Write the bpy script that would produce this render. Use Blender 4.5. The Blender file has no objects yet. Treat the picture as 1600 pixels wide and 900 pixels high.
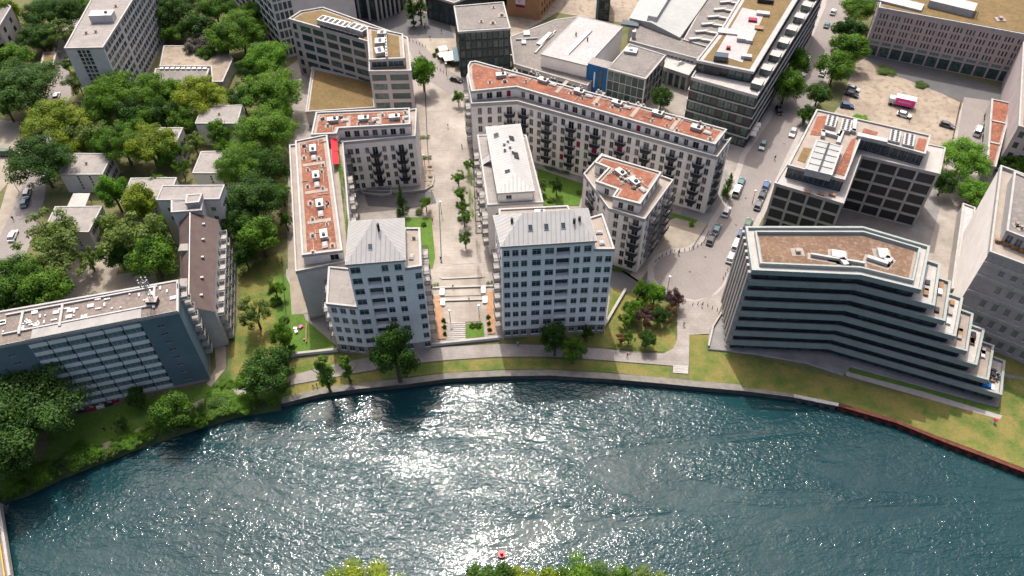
import bpy, math, random
from mathutils import Vector, Matrix
R = random.Random(7)
C = bpy.context.scene.collection
PI = math.pi
# ------------------------------------------------------------------ camera
FPX, PITCH, ROLL, CAMH = 1249.0, math.radians(47.3), math.radians(-0.56), 150.0
_F = Vector((0, math.cos(PITCH), -math.sin(PITCH))); _U = Vector((0, math.sin(PITCH), math.cos(PITCH))); _X = Vector((1, 0, 0))
_R2 = math.cos(ROLL)*_X + math.sin(ROLL)*_U
_U2 = math.cos(ROLL)*_U - math.sin(ROLL)*_X
cam = bpy.data.objects.new('camera', bpy.data.cameras.new('camera')); C.objects.link(cam)
cam.data.sensor_width = 36; cam.data.lens = 36*FPX/1600; cam.data.clip_start = 1; cam.data.clip_end = 6000
cam.matrix_world = Matrix(((_R2.x, _U2.x, -_F.x, 0), (_R2.y, _U2.y, -_F.y, 0), (_R2.z, _U2.z, -_F.z, CAMH), (0, 0, 0, 1)))
bpy.context.scene.camera = cam
def P(x, y, z=0.0):                      # photograph position of a point of known height -> where it stands (metres)
    d = _F + _R2*((x-800)/FPX) - _U2*((y-450)/FPX)
    t = (CAMH-z)/-d.z
    return Vector((d.x*t, d.y*t, z))
def px_of(v):
    w = Vector(v)-Vector((0, 0, CAMH)); k = FPX/max(w.dot(_F), .1)
    return 800+w.dot(_R2)*k, 450-w.dot(_U2)*k, w.length
# ------------------------------------------------------------------ light
SUN_EL, SUN_AZ = math.radians(61), math.radians(-10)      # azimuth measured from +y towards +x
S = Vector((math.sin(SUN_AZ)*math.cos(SUN_EL), math.cos(SUN_AZ)*math.cos(SUN_EL), math.sin(SUN_EL)))
w = bpy.data.worlds.new('World'); bpy.context.scene.world = w; w.use_nodes = True
nt = w.node_tree; bg = nt.nodes['Background']
sky = nt.nodes.new('ShaderNodeTexSky'); sky.sky_type = 'NISHITA'; sky.sun_disc = False
sky.sun_elevation = SUN_EL; sky.sun_rotation = SUN_AZ; sky.altitude = 50; sky.air_density = .6; sky.dust_density = 7; sky.ozone_density = .6
nt.links.new(sky.outputs[0], bg.inputs[0]); bg.inputs[1].default_value = 0.15
sl = bpy.data.lights.new('sun', 'SUN'); sl.energy = 2.2; sl.angle = math.radians(0.5); sl.color = (1, .965, .9)
so = bpy.data.objects.new('sun', sl); C.objects.link(so); so.rotation_euler = S.to_track_quat('Z', 'Y').to_euler(); so.location = S*400
sc = bpy.context.scene
sc.view_settings.view_transform = 'Standard'; sc.view_settings.look = 'None'; sc.view_settings.gamma = 1; sc.view_settings.use_curve_mapping = False
sc.view_settings.exposure = 0.9
sc.render.engine = 'CYCLES'; sc.cycles.max_bounces = 6; sc.cycles.diffuse_bounces = 3; sc.cycles.glossy_bounces = 3; sc.cycles.transparent_max_bounces = 6
sc.cycles.sample_clamp_indirect = 4; sc.cycles.caustics_reflective = False; sc.cycles.caustics_refractive = False
# ------------------------------------------------------------------ materials
M = {}
WAVE = .33
def nodes(name):
    m = bpy.data.materials.new(name); m.use_nodes = True; M[name] = m
    t = m.node_tree; return m, t, t.nodes['Principled BSDF']
def N(t, typ, **kw):
    n = t.nodes.new(typ)
    for k, v in kw.items(): setattr(n, k, v)
    return n
def mixc(t, fac, a, b, mode='MIX'):
    n = N(t, 'ShaderNodeMix', data_type='RGBA', blend_type=mode)
    for i, v in ((0, fac), (6, a), (7, b)):
        if isinstance(v, bpy.types.NodeSocket): t.links.new(v, n.inputs[i])
        else: n.inputs[i].default_value = v if i == 0 else (*v[:3], 1)
    return n.outputs[2]
def noise(t, vec, scale, detail=4, rough=.6, dist=0):
    n = N(t, 'ShaderNodeTexNoise'); n.inputs['Scale'].default_value = scale; n.inputs['Detail'].default_value = detail
    n.inputs['Roughness'].default_value = rough; n.inputs['Distortion'].default_value = dist
    t.links.new(vec, n.inputs['Vector']); return n.outputs['Fac']
def ramp(t, fac, lo, hi):
    n = N(t, 'ShaderNodeMapRange'); n.inputs[1].default_value = lo; n.inputs[2].default_value = hi
    t.links.new(fac, n.inputs[0]); return n.outputs[0]
def pos(t):
    return N(t, 'ShaderNodeNewGeometry').outputs['Position']
def mat(name, a, b=None, rough=.8, scale=.4, fine=3.0, c=None, bump=0, metal=0, spec=.3, lo=.38, hi=.62):
    """two or three tones mixed by noise in world metres"""
    m, t, p = nodes(name); b = b or tuple(x*.86 for x in a)
    v = pos(t); f = ramp(t, noise(t, v, scale, 5), lo, hi); col = mixc(t, f, a, b)
    if c: col = mixc(t, ramp(t, noise(t, v, fine, 3), .5, .68), col, c)
    g = noise(t, v, fine*1.7, 3); col = mixc(t, 1.0, col, mixc(t, ramp(t, g, .25, .75), (.88,)*3, (1.08,)*3), 'MULTIPLY')
    t.links.new(col, p.inputs['Base Color']); p.inputs['Roughness'].default_value = rough
    p.inputs['Metallic'].default_value = metal; p.inputs['Specular IOR Level'].default_value = spec
    if bump:
        bn = N(t, 'ShaderNodeBump'); bn.inputs['Distance'].default_value = bump; t.links.new(noise(t, v, fine, 4), bn.inputs['Height']); t.links.new(bn.outputs[0], p.inputs['Normal'])
    return m
def paved(name, a, b, joint, sx, sy, ang=0, rough=.8, jw=.035):
    """paving: slabs sx by sy metres with darker joints, rotated by ang"""
    m, t, p = nodes(name); v = pos(t)
    mp = N(t, 'ShaderNodeMapping'); mp.inputs['Rotation'].default_value = (0, 0, ang); t.links.new(v, mp.inputs[0])
    br = N(t, 'ShaderNodeTexBrick'); t.links.new(mp.outputs[0], br.inputs[0]); br.inputs['Scale'].default_value = 1
    br.inputs['Brick Width'].default_value = sx; br.inputs['Row Height'].default_value = sy; br.inputs['Mortar Size'].default_value = jw
    br.inputs['Color1'].default_value = (*a, 1); br.inputs['Color2'].default_value = (*b, 1); br.inputs['Mortar'].default_value = (*joint, 1)
    f = noise(t, v, .18, 6, .65)
    col = mixc(t, 1.0, br.outputs[0], mixc(t, ramp(t, f, .3, .7), (.82, .81, .79), (1.1, 1.1, 1.1)), 'MULTIPLY')
    col = mixc(t, 1.0, col, mixc(t, ramp(t, noise(t, v, .045, 5, .7), .4, .62), (.86, .84, .82), (1.06, 1.06, 1.06)), 'MULTIPLY')
    t.links.new(col, p.inputs['Base Color']); p.inputs['Roughness'].default_value = rough; p.inputs['Specular IOR Level'].default_value = .3
    return m
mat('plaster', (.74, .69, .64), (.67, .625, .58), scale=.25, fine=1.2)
mat('plaster_cream', (.6, .555, .51), (.54, .5, .46), scale=.2, fine=1.2)
mat('plaster_grey', (.52, .5, .48), (.46, .44, .425), scale=.3, fine=1.5)
mat('plaster_tower', (.84, .82, .78), (.78, .76, .725), scale=.25, fine=1.2)
mat('plinth', (.34, .3, .28), (.27, .24, .225), scale=.8, fine=4, bump=.03)
mat('concrete', (.42, .39, .36), (.34, .32, .3), scale=.3, fine=2, c=(.3, .28, .26))
mat('concrete_light', (0.365, 0.340, 0.315), (0.315, 0.293, 0.272), scale=.3, fine=2)
mat('stone', (.43, .37, .345), (.38, .33, .31), scale=.35, fine=2)
mat('stone_pink', (.4, .33, .31), (.35, .29, .275), scale=.35, fine=2)
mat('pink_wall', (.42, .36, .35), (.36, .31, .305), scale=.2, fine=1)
mat('brick', (.38, .2, .1), (.32, .165, .085), scale=.5, fine=5)
mat('blue_panel', (.12, .175, .2), (.1, .15, .175), scale=.12, fine=.9)
mat('blue_bright', (.01, .1, .27), (.012, .085, .22), scale=.3)
mat('sedum_red', (.21, .07, .038), (.15, .05, .028), scale=.2, fine=1.1, c=(.24, .12, .075), bump=.08, lo=.42, hi=.58)
mat('sedum_brown', (.155, .092, .056), (.11, .062, .038), scale=.18, fine=1.2, c=(.2, .145, .105), bump=.06)
mat('sedum_ochre', (0.168, 0.100, 0.040), (0.120, 0.080, 0.028), scale=.3, fine=1.2, c=(0.080, 0.080, 0.024), bump=.08)
mat('gravel', (0.290, 0.246, 0.207), (0.238, 0.202, 0.172), scale=.4, fine=4)
mat('bitumen', (0.176, 0.158, 0.143), (0.136, 0.123, 0.113), scale=.18, fine=1.2, c=(0.202, 0.185, 0.167))
mat('bitumen_light', (0.255, 0.230, 0.212), (0.212, 0.194, 0.178), scale=.2, fine=1, c=(0.178, 0.166, 0.153))
mat('membrane', (0.368, 0.336, 0.328), (0.320, 0.296, 0.288), scale=.15, fine=.8, c=(0.288, 0.264, 0.256))
mat('metal_roof', (0.303, 0.307, 0.295), (0.271, 0.275, 0.267), scale=.06, fine=.4, rough=.5)
mat('parapet', (.34, .33, .315), (.29, .28, .27), scale=.4, rough=.6)
mat('parapet_green', (.27, .3, .285), (.235, .26, .248), scale=.4, rough=.5)
mat('cladding_dark', (.035, .037, .04), (.028, .03, .033), rough=.45, scale=.6)
mat('metal_grey', (.38, .38, .37), (.3, .3, .3), rough=.5, metal=.3, scale=1)
mat('metal_white', (0.370, 0.370, 0.361), (0.308, 0.308, 0.304), rough=.5, scale=1)
mat('metal_dark', (.03, .032, .036), (.02, .022, .026), rough=.5, scale=1)
mat('brown_roof', (.085, .057, .05), (.068, .045, .04), scale=.5, fine=3, rough=.7)
mat('roof_felt_brown', (.17, .135, .115), (.125, .1, .088), scale=.3, fine=1.5, c=(.21, .175, .15))
mat('concrete_mid', (.3, .285, .265), (.25, .24, .225), scale=.3, fine=2)
mat('crimson', (.26, .012, .045), rough=.7)
mat('awning_red', (.8, .02, .03), rough=.7)
mat('canvas', (.75, .66, .6), (.7, .6, .55), rough=.8)
mat('wood', (.28, .16, .085), (.2, .11, .06), rough=.7, scale=1.5)
mat('soil_bed', (.34, .2, .115), (.27, .15, .085), scale=.8, fine=5)
mat('asphalt', (0.208, 0.183, 0.170), (0.178, 0.157, 0.146), scale=.12, fine=2.5, c=(0.234, 0.208, 0.194))
mat('asphalt_patch', (.22, .2, .19), (.19, .17, .16), scale=.5, fine=3)
mat('asphalt_dark', (.1, .098, .1), (.085, .083, .085), scale=.2, fine=2.5)
mat('plot_sand', (0.288, 0.236, 0.180), (0.224, 0.180, 0.136), scale=.09, fine=.5, c=(0.168, 0.136, 0.104), lo=.42, hi=.6)
mat('path_sand', (.28, .24, .19), (.22, .19, .15), scale=.3, fine=2)
mat('kerb', (0.320, 0.292, 0.268), (0.280, 0.256, 0.236), scale=1)
mat('white_paint', (.64, .64, .62), rough=.6)
mat('pink_paint', (.85, .05, .33), (.8, .06, .3), rough=.5)
mat('grass', (.06, .125, .014), (.085, .15, .02), scale=.5, fine=2.5, c=(.045, .1, .012), bump=.08, rough=.9)
mat('grass_dry', (.18, .15, .045), (.065, .11, .018), scale=.2, fine=2.2, c=(.12, .13, .035), bump=.15, rough=.95, lo=.42, hi=.62)
mat('ground_mix', (.12, .11, .05), (.045, .085, .018), scale=.1, fine=.8, c=(.07, .1, .03), rough=.95, lo=.5, hi=.64)
mat('bank_soil', (.06, .075, .025), (.035, .055, .015), scale=.3, fine=2, rough=.95)
mat('bark', (.1, .08, .06), (.07, .055, .04), scale=2, fine=8, rough=.95)
mat('rust', (.12, .035, .022), (.075, .022, .016), scale=.8, fine=3, rough=.85)
mat('quay_stone', (.1, .095, .085), (.06, .06, .055), scale=.7, fine=3, rough=.85)
mat('quay_path', (0.187, 0.170, 0.145), (0.136, 0.128, 0.111), scale=.6, fine=3)
mat('tyre', (.02, .02, .02), rough=.8)
mat('skin', (.5, .3, .22), rough=.6); mat('cloth_light', (.6, .58, .55), rough=.9)
mat('yellow_paint', (.6, .33, .03), rough=.5); mat('hull_red', (.5, .02, .03), rough=.4)
for n_, c_ in dict(car_black=(.015, .016, .02), car_silver=(.42, .43, .44), car_white=(.72, .72, .7), car_blue=(.02, .06, .16), car_teal=(.04, .13, .15), car_grey=(.09, .09, .1), car_green=(.04, .09, .05)).items():
    m, t, p = nodes(n_); p.inputs['Base Color'].default_value = (*c_, 1); p.inputs['Roughness'].default_value = .3; p.inputs['Coat Weight'].default_value = .6
paved('promenade', (0.296, 0.265, 0.234), (0.277, 0.250, 0.220), (0.218, 0.195, 0.172), 2.4, 1.2, .05)
paved('promenade_band', (0.304, 0.257, 0.218), (0.289, 0.242, 0.203), (0.265, 0.234, 0.203), 1.2, .6, .05)
paved('plaza_paving', (0.289, 0.250, 0.203), (0.269, 0.234, 0.191), (0.281, 0.242, 0.203), 1.6, .8, .35)
paved('estate_paving', (0.281, 0.255, 0.234), (0.255, 0.234, 0.212), (0.204, 0.187, 0.170), 1.0, .5, .2)
paved('grey_paving', (0.212, 0.204, 0.200), (0.196, 0.189, 0.185), (0.145, 0.140, 0.136), 1.2, .6, .4)
paved('path_paving', (0.264, 0.240, 0.220), (0.248, 0.226, 0.208), (0.200, 0.184, 0.168), 1.2, .9, .1)
def seamed(name, a, b, sp, ang):
    """zinc or sheet roof with standing seams every sp metres"""
    m, t, p = nodes(name); v = pos(t)
    mp = N(t, 'ShaderNodeMapping'); mp.inputs['Rotation'].default_value = (0, 0, ang); t.links.new(v, mp.inputs[0])
    wv = N(t, 'ShaderNodeTexWave', wave_type='BANDS', bands_direction='X'); wv.inputs['Scale'].default_value = .314/sp; t.links.new(mp.outputs[0], wv.inputs[0])
    col = mixc(t, ramp(t, wv.outputs['Fac'], .86, .98), mixc(t, ramp(t, noise(t, v, .5, 4), .35, .65), a, b), tuple(x*.72 for x in a))
    t.links.new(col, p.inputs['Base Color']); p.inputs['Roughness'].default_value = .5
    bn = N(t, 'ShaderNodeBump'); bn.inputs['Distance'].default_value = .04; t.links.new(ramp(t, wv.outputs['Fac'], .8, 1), bn.inputs['Height']); t.links.new(bn.outputs[0], p.inputs['Normal'])
seamed('zinc', (0.348, 0.340, 0.327), (0.306, 0.297, 0.285), 1.0, 0)
seamed('zinc_cross', (0.348, 0.340, 0.327), (0.306, 0.297, 0.285), 1.0, PI/2)
def glassy(name, dark, light, spec=.5, chance=.7, rough=.08):
    """window glass: dark room behind, some panes with pale curtains or blinds"""
    m, t, p = nodes(name); oi = N(t, 'ShaderNodeObjectInfo'); ge = N(t, 'ShaderNodeNewGeometry')
    a = N(t, 'ShaderNodeMath', operation='ADD'); t.links.new(oi.outputs['Random'], a.inputs[0]); t.links.new(ge.outputs['Random Per Island'], a.inputs[1])
    fr = N(t, 'ShaderNodeMath', operation='FRACT'); t.links.new(a.outputs[0], fr.inputs[0])
    cu = N(t, 'ShaderNodeMath', operation='POWER'); cu.inputs[1].default_value = 2.0; t.links.new(fr.outputs[0], cu.inputs[0])
    n = noise(t, ge.outputs['Position'], .9, 3)
    f = N(t, 'ShaderNodeMath', operation='MULTIPLY'); t.links.new(cu.outputs[0], f.inputs[0]); t.links.new(ramp(t, n, .3, .6), f.inputs[1])
    t.links.new(mixc(t, f.outputs[0], dark, light), p.inputs['Base Color']); p.inputs['Roughness'].default_value = rough; p.inputs['Specular IOR Level'].default_value = spec
glassy('glass', (.012, .016, .018), (.24, .225, .2))
glassy('glass_green', (.02, .05, .05), (.12, .17, .15))
glassy('glass_blue', (.03, .045, .055), (.1, .13, .14), rough=.05)
glassy('glass_teal', (.02, .038, .038), (.07, .11, .105), rough=.06, spec=.7)
glassy('louvre_pale', (.2, .195, .2), (.3, .25, .24), rough=.4, spec=.4)
mat('gallery_panel', (.66, .68, .65), (.58, .6, .575), scale=.3)
glassy('louvre', (.03, .03, .033), (.05, .05, .052), rough=.4, spec=.4)
glassy('balcony_glass', (.1, .16, .16), (.17, .23, .23), rough=.12, spec=.6)
def leafy(name, a, b, c):
    m, t, p = nodes(name); ge = N(t, 'ShaderNodeNewGeometry'); oi = N(t, 'ShaderNodeObjectInfo')
    col = mixc(t, ge.outputs['Random Per Island'], a, b); tc = N(t, 'ShaderNodeTexCoord')
    col = mixc(t, ramp(t, noise(t, ge.outputs['Position'], .28, 3), .42, .64), col, c)
    col = mixc(t, 1.0, col, mixc(t, oi.outputs['Random'], (.74, .8, .8), (1.18, 1.1, 1.1)), 'MULTIPLY')
    t.links.new(col, p.inputs['Base Color']); p.inputs['Roughness'].default_value = .6; p.inputs['Specular IOR Level'].default_value = .25
    tr = N(t, 'ShaderNodeBsdfTranslucent'); t.links.new(mixc(t, 1.0, col, (1.25, 1.35, .6), 'MULTIPLY'), tr.inputs[0])
    mx = N(t, 'ShaderNodeMixShader'); mx.inputs[0].default_value = .42
    t.links.new(p.outputs[0], mx.inputs[1]); t.links.new(tr.outputs[0], mx.inputs[2]); t.links.new(mx.outputs[0], t.nodes['Material Output'].inputs[0])
leafy('leaf_mid', (.075, .165, .012), (.135, .255, .022), (.05, .12, .012))
leafy('leaf_dark', (.04, .1, .014), (.075, .155, .02), (.028, .07, .012))
leafy('leaf_yellow', (.17, .225, .014), (.245, .3, .02), (.1, .165, .012))
leafy('leaf_olive', (.1, .155, .03), (.155, .215, .048), (.07, .115, .024))
leafy('leaf_bright', (.11, .24, .015), (.17, .33, .025), (.08, .19, .018))
leafy('leaf_purple', (.06, .03, .035), (.1, .05, .05), (.04, .025, .03))
leafy('leaf_rust', (.16, .08, .035), (.22, .12, .05), (.09, .09, .03))
leafy('leaf_grey', (.1, .09, .09), (.14, .125, .125), (.08, .075, .075))
# water
m, t, p = nodes('water'); v = pos(t)
def mp_(sx, sy, a=0):
    n = N(t, 'ShaderNodeMapping'); n.inputs['Scale'].default_value = (sx, sy, 1); n.inputs['Rotation'].default_value = (0, 0, a); t.links.new(v, n.inputs[0]); return n.outputs[0]
big = noise(t, mp_(.009, .055, -.1), 1.0, 4, .55, 1.6); pz = ramp(t, big, .43, .565)
big2 = ramp(t, noise(t, mp_(.05, .09, .4), 1.0, 3, .6, 1.2), .3, .62)
w1 = noise(t, mp_(.6, 1.05, .12), 1.0, 2, .5, .9); w2 = noise(t, mp_(1.6, 2.4, -.25), 1.0, 2, .55, .3); w3 = noise(t, mp_(.10, .22, .3), 1, 2, .5, .5); w4 = noise(t, mp_(3.4, 4.6, .4), 1.0, 1, .5)
def ma(x, k, y):
    n = N(t, 'ShaderNodeMath', operation='MULTIPLY_ADD'); t.links.new(x, n.inputs[0]); n.inputs[1].default_value = k
    if isinstance(y, float): n.inputs[2].default_value = y
    else: t.links.new(y, n.inputs[2])
    return n.outputs[0]
def mu_(x, y): n = N(t, 'ShaderNodeMath', operation='MULTIPLY'); t.links.new(x, n.inputs[0]); t.links.new(y, n.inputs[1]); return n.outputs[0]
hh = ma(w4, .10, ma(w2, .34, w1)); amp = ma(pz, .76, .3); amp = mu_(amp, ma(big2, .5, .5)); hh = ma(w3, .9, mu_(hh, amp)) 
bn = N(t, 'ShaderNodeBump'); bn.inputs['Distance'].default_value = WAVE; t.links.new(hh, bn.inputs['Height']); t.links.new(bn.outputs[0], p.inputs['Normal'])
t.links.new(mixc(t, ramp(t, noise(t, v, .03, 4), .35, .65), (.005, .028, .034), (.009, .037, .042)), p.inputs['Base Color'])
p.inputs['Roughness'].default_value = .08; p.inputs['IOR'].default_value = 1.333; p.inputs['Specular IOR Level'].default_value = .5
# ------------------------------------------------------------------ mesh helpers
class MB:
    def __init__(s): s.v = []; s.f = []; s.m = []; s.mats = []
    def mi(s, m):
        if m not in s.mats: s.mats.append(m)
        return s.mats.index(m)
    def face(s, pts, m):
        n = len(s.v); s.v += [tuple(p) for p in pts]; s.f.append(tuple(range(n, n+len(pts)))); s.m.append(s.mi(m))
    def box(s, c, d, m, rz=0, top=None, taper=1.0):
        cx, cy, cz = c; hx, hy, hz = d[0]/2, d[1]/2, d[2]/2; co, si = math.cos(rz), math.sin(rz); q = []
        for z, k in ((-hz, 1), (hz, taper)):
            for x, y in ((-hx, -hy), (hx, -hy), (hx, hy), (-hx, hy)):
                q.append((cx+x*k*co-y*k*si, cy+x*k*si+y*k*co, cz+z))
        n = len(s.v); s.v += q; i = s.mi(m)
        for k, f in enumerate(((0, 3, 2, 1), (4, 5, 6, 7), (0, 1, 5, 4), (1, 2, 6, 5), (2, 3, 7, 6), (3, 0, 4, 7))):
            s.f.append(tuple(n+a for a in f)); s.m.append(s.mi(top) if (top and k == 1) else i)
    def prism(s, poly, z0, z1, m, top=None, bottom=False):
        n = len(s.v); k = len(poly); s.v += [(p[0], p[1], z0) for p in poly]+[(p[0], p[1], z1) for p in poly]; i = s.mi(m)
        for a in range(k):
            b = (a+1) % k; s.f.append((n+a, n+b, n+k+b, n+k+a)); s.m.append(i)
        s.f.append(tuple(n+k+a for a in range(k))); s.m.append(s.mi(top) if top else i)
        if bottom: s.f.append(tuple(n+a for a in reversed(range(k)))); s.m.append(i)
    def ring(s, po, pi, z0, z1, m):
        k = len(po)
        for a in range(k):
            b = (a+1) % k
            s.face([(*po[a][:2], z0), (*po[b][:2], z0), (*po[b][:2], z1), (*po[a][:2], z1)], m)
            s.face([(*po[a][:2], z1), (*po[b][:2], z1), (*pi[b][:2], z1), (*pi[a][:2], z1)], m)
            s.face([(*pi[b][:2], z0), (*pi[a][:2], z0), (*pi[a][:2], z1), (*pi[b][:2], z1)], m)
    def tube(s, a, b, r0, r1, m, n=8):
        a, b = Vector(a), Vector(b); d = (b-a).normalized(); x = d.orthogonal().normalized(); y = d.cross(x); q = []
        for p, r in ((a, r0), (b, r1)):
            for i in range(n):
                an = 2*PI*i/n; q.append(tuple(p+x*r*math.cos(an)+y*r*math.sin(an)))
        k = len(s.v); s.v += q; mi = s.mi(m)
        for i in range(n):
            j = (i+1) % n; s.f.append((k+i, k+j, k+n+j, k+n+i)); s.m.append(mi)
        s.f.append(tuple(k+n+i for i in range(n))); s.m.append(mi); s.f.append(tuple(k+i for i in reversed(range(n)))); s.m.append(mi)
    def add(s, o, mx=None):
        n = len(s.v); s.v += [tuple(mx @ Vector(p)) for p in o.v] if mx else o.v
        s.f += [tuple(n+a for a in f) for f in o.f]; s.m += [s.mi(o.mats[i]) for i in o.m]
    def mesh(s, name, off=None):
        me = bpy.data.meshes.new(name)
        vs = s.v if off is None else [(a-off[0], b-off[1], c-off[2]) for a, b, c in s.v]
        me.from_pydata(vs, [], s.f)
        for x in s.mats: me.materials.append(M[x])
        me.polygons.foreach_set('material_index', s.m); me.update(); return me
    def build(s, name, parent=None, loc=(0, 0, 0), rz=0, world=False):
        """world=True: the vertices are world coordinates, the parent's place is taken off"""
        off = (parent.location if parent else loc) if world else None
        o = bpy.data.objects.new(name, s.mesh(name, off)); C.objects.link(o); o.parent = parent
        o.location = loc if (not world or not parent) else (0, 0, 0); o.rotation_euler = (0, 0, rz); return o
def tag(o, label=None, cat=None, group=None, kind=None):
    for k, x in (('label', label), ('category', cat), ('group', group), ('kind', kind)):
        if x: o[k] = x
    return o
def empty(name, loc, rz=0, **k):
    o = bpy.data.objects.new(name, None); C.objects.link(o); o.location = loc; o.rotation_euler = (0, 0, rz); o.empty_display_size = 1; return tag(o, **k)
def clone(o, parent=None, loc=None, rz=None, scale=None):
    c = o.copy(); C.objects.link(c); c.parent = parent
    if loc is not None: c.location = loc
    if rz is not None: c.rotation_euler = (0, 0, rz)
    if scale is not None: c.scale = scale
    return c
KIDS = {}
def kids(o):
    if o.name not in KIDS: KIDS[o.name] = [x for x in bpy.data.objects if x.parent == o]
    return KIDS[o.name]
def clone_tree(o, parent=None, **k):
    c = clone(o, parent, **k)
    for ch in kids(o): clone_tree(ch, c)
    return c
def inset(poly, d):
    n = len(poly); out = []
    for i in range(n):
        a, b, c = Vector(poly[i-1][:2]), Vector(poly[i][:2]), Vector(poly[(i+1) % n][:2])
        u = (b-a).normalized(); v = (c-b).normalized(); nu = Vector((-u.y, u.x)); nv = Vector((-v.y, v.x))
        k = nu+nv; L = k.length_squared
        out.append(b+k*(2*d/L) if L > .3 else b+nu*d)
    return out
def XY(pts, z):
    """photograph positions (x, y[, own height]) -> plan positions"""
    return [P(p[0], p[1], p[2] if len(p) > 2 else z).xy for p in pts]
def area(poly): return sum(poly[i-1][0]*poly[i][1]-poly[i][0]*poly[i-1][1] for i in range(len(poly)))/2
def ccw(poly): return list(poly) if area(poly) > 0 else list(reversed(poly))
# ------------------------------------------------------------------ windows, balconies
WIN = {}
def win_mb(st, w, h):
    b = MB()
    fr, gl, mull, cross = {'w': ('metal_white', 'glass', 1, 0), 'k': ('metal_dark', 'glass', 1, 0), 'd': ('metal_white', 'glass', 1, 0), 't': ('metal_white', 'glass_blue', 1, 1), 'r': ('metal_white', 'crimson', 0, 0),
      'g': ('metal_dark', 'glass_green', max(1, int(w/1.3)), 0), 'l': ('metal_grey', 'louvre', 0, 0), 'b': ('metal_grey', 'glass_blue', max(1, int(w/1.5)), 0), 'L': ('metal_dark', 'glass_green', 2, 0),
      's': ('metal_dark', 'louvre', 0, 0), 'p': ('metal_white', 'balcony_glass', max(1, int(w/1.2)), 0), 'T': ('metal_dark', 'glass_teal', 0, 0), 'v': ('metal_grey', 'louvre_pale', max(1, int(w/1.4)), 0)}[st]
    b.face([(-w/2, 0, 0), (w/2, 0, 0), (w/2, 0, h), (-w/2, 0, h)], gl)
    f = .07 if w < 3 else .06
    for x in [-w/2+f/2, w/2-f/2]+[-w/2+w*(i+1)/(mull+1) for i in range(mull)]: b.box((x, -.03, h/2), (f, .06, h), fr)
    for z in [f/2, h-f/2]+([h*.68] if cross else []): b.box((0, -.035, z), (w, .05, f), fr)
    if st in 'wkt': b.box((0, -.16, -.03), (w+.1, .2, .05), 'metal_grey')
    if st == 'l':
        for i in range(1, 9): b.box((0, -.03, h*i/9), (w-.1, .05, .04), 'metal_dark')
    return b
def balcony_mb(kind):
    s, r = MB(), MB()
    if kind == 'bow':     # three-sided balcony with dark railing
        pts = [(-1.6, 0), (-1.15, -1.25), (1.15, -1.25), (1.6, 0)]
        s.prism(pts, -.22, 0, 'metal_dark', bottom=True)
        segs = [(pts[0], pts[1]), (pts[1], pts[2]), (pts[2], pts[3])]; m = 'metal_dark'; hh = 1.0
    elif kind == 'box':   # straight balcony
        pts = [(-1.5, 0), (-1.5, -1.4), (1.5, -1.4), (1.5, 0)]
        s.prism(pts, -.22, 0, 'concrete', bottom=True); segs = [(pts[0], pts[1]), (pts[1], pts[2]), (pts[2], pts[3])]; m = 'metal_dark'; hh = 1.05
    elif kind == 'white':
        pts = [(-1.5, 0), (-1.5, -1.5), (1.5, -1.5), (1.5, 0)]
        s.prism(pts, -.2, 0, 'concrete_light', bottom=True); segs = [(pts[0], pts[1]), (pts[1], pts[2]), (pts[2], pts[3])]; m = 'metal_white'; hh = 1.0
    for a, b in segs:
        a, b = Vector(a), Vector(b); L = (b-a).length; an = math.atan2((b-a).y, (b-a).x); c = (a+b)/2
        r.box((c.x, c.y, hh), (L, .06, .05), m, an); r.box((c.x, c.y, .1), (L, .04, .04), m, an)
        if kind == 'white': r.box((c.x, c.y, hh/2), (L-.1, .03, hh-.2), 'metal_white', an)
        else:
            for i in range(int(L/.22)+1):
                q = a.lerp(b, i*.22/L); r.box((q.x, q.y, hh/2), (.07, .04, hh), m, an)
    return s, r
BAL = {}
DEPTH = {'L': 1.5, 'd': .2, 's': .12, 'p': .1, 'g': .15, 'b': .2, 'l': .3}
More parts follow.
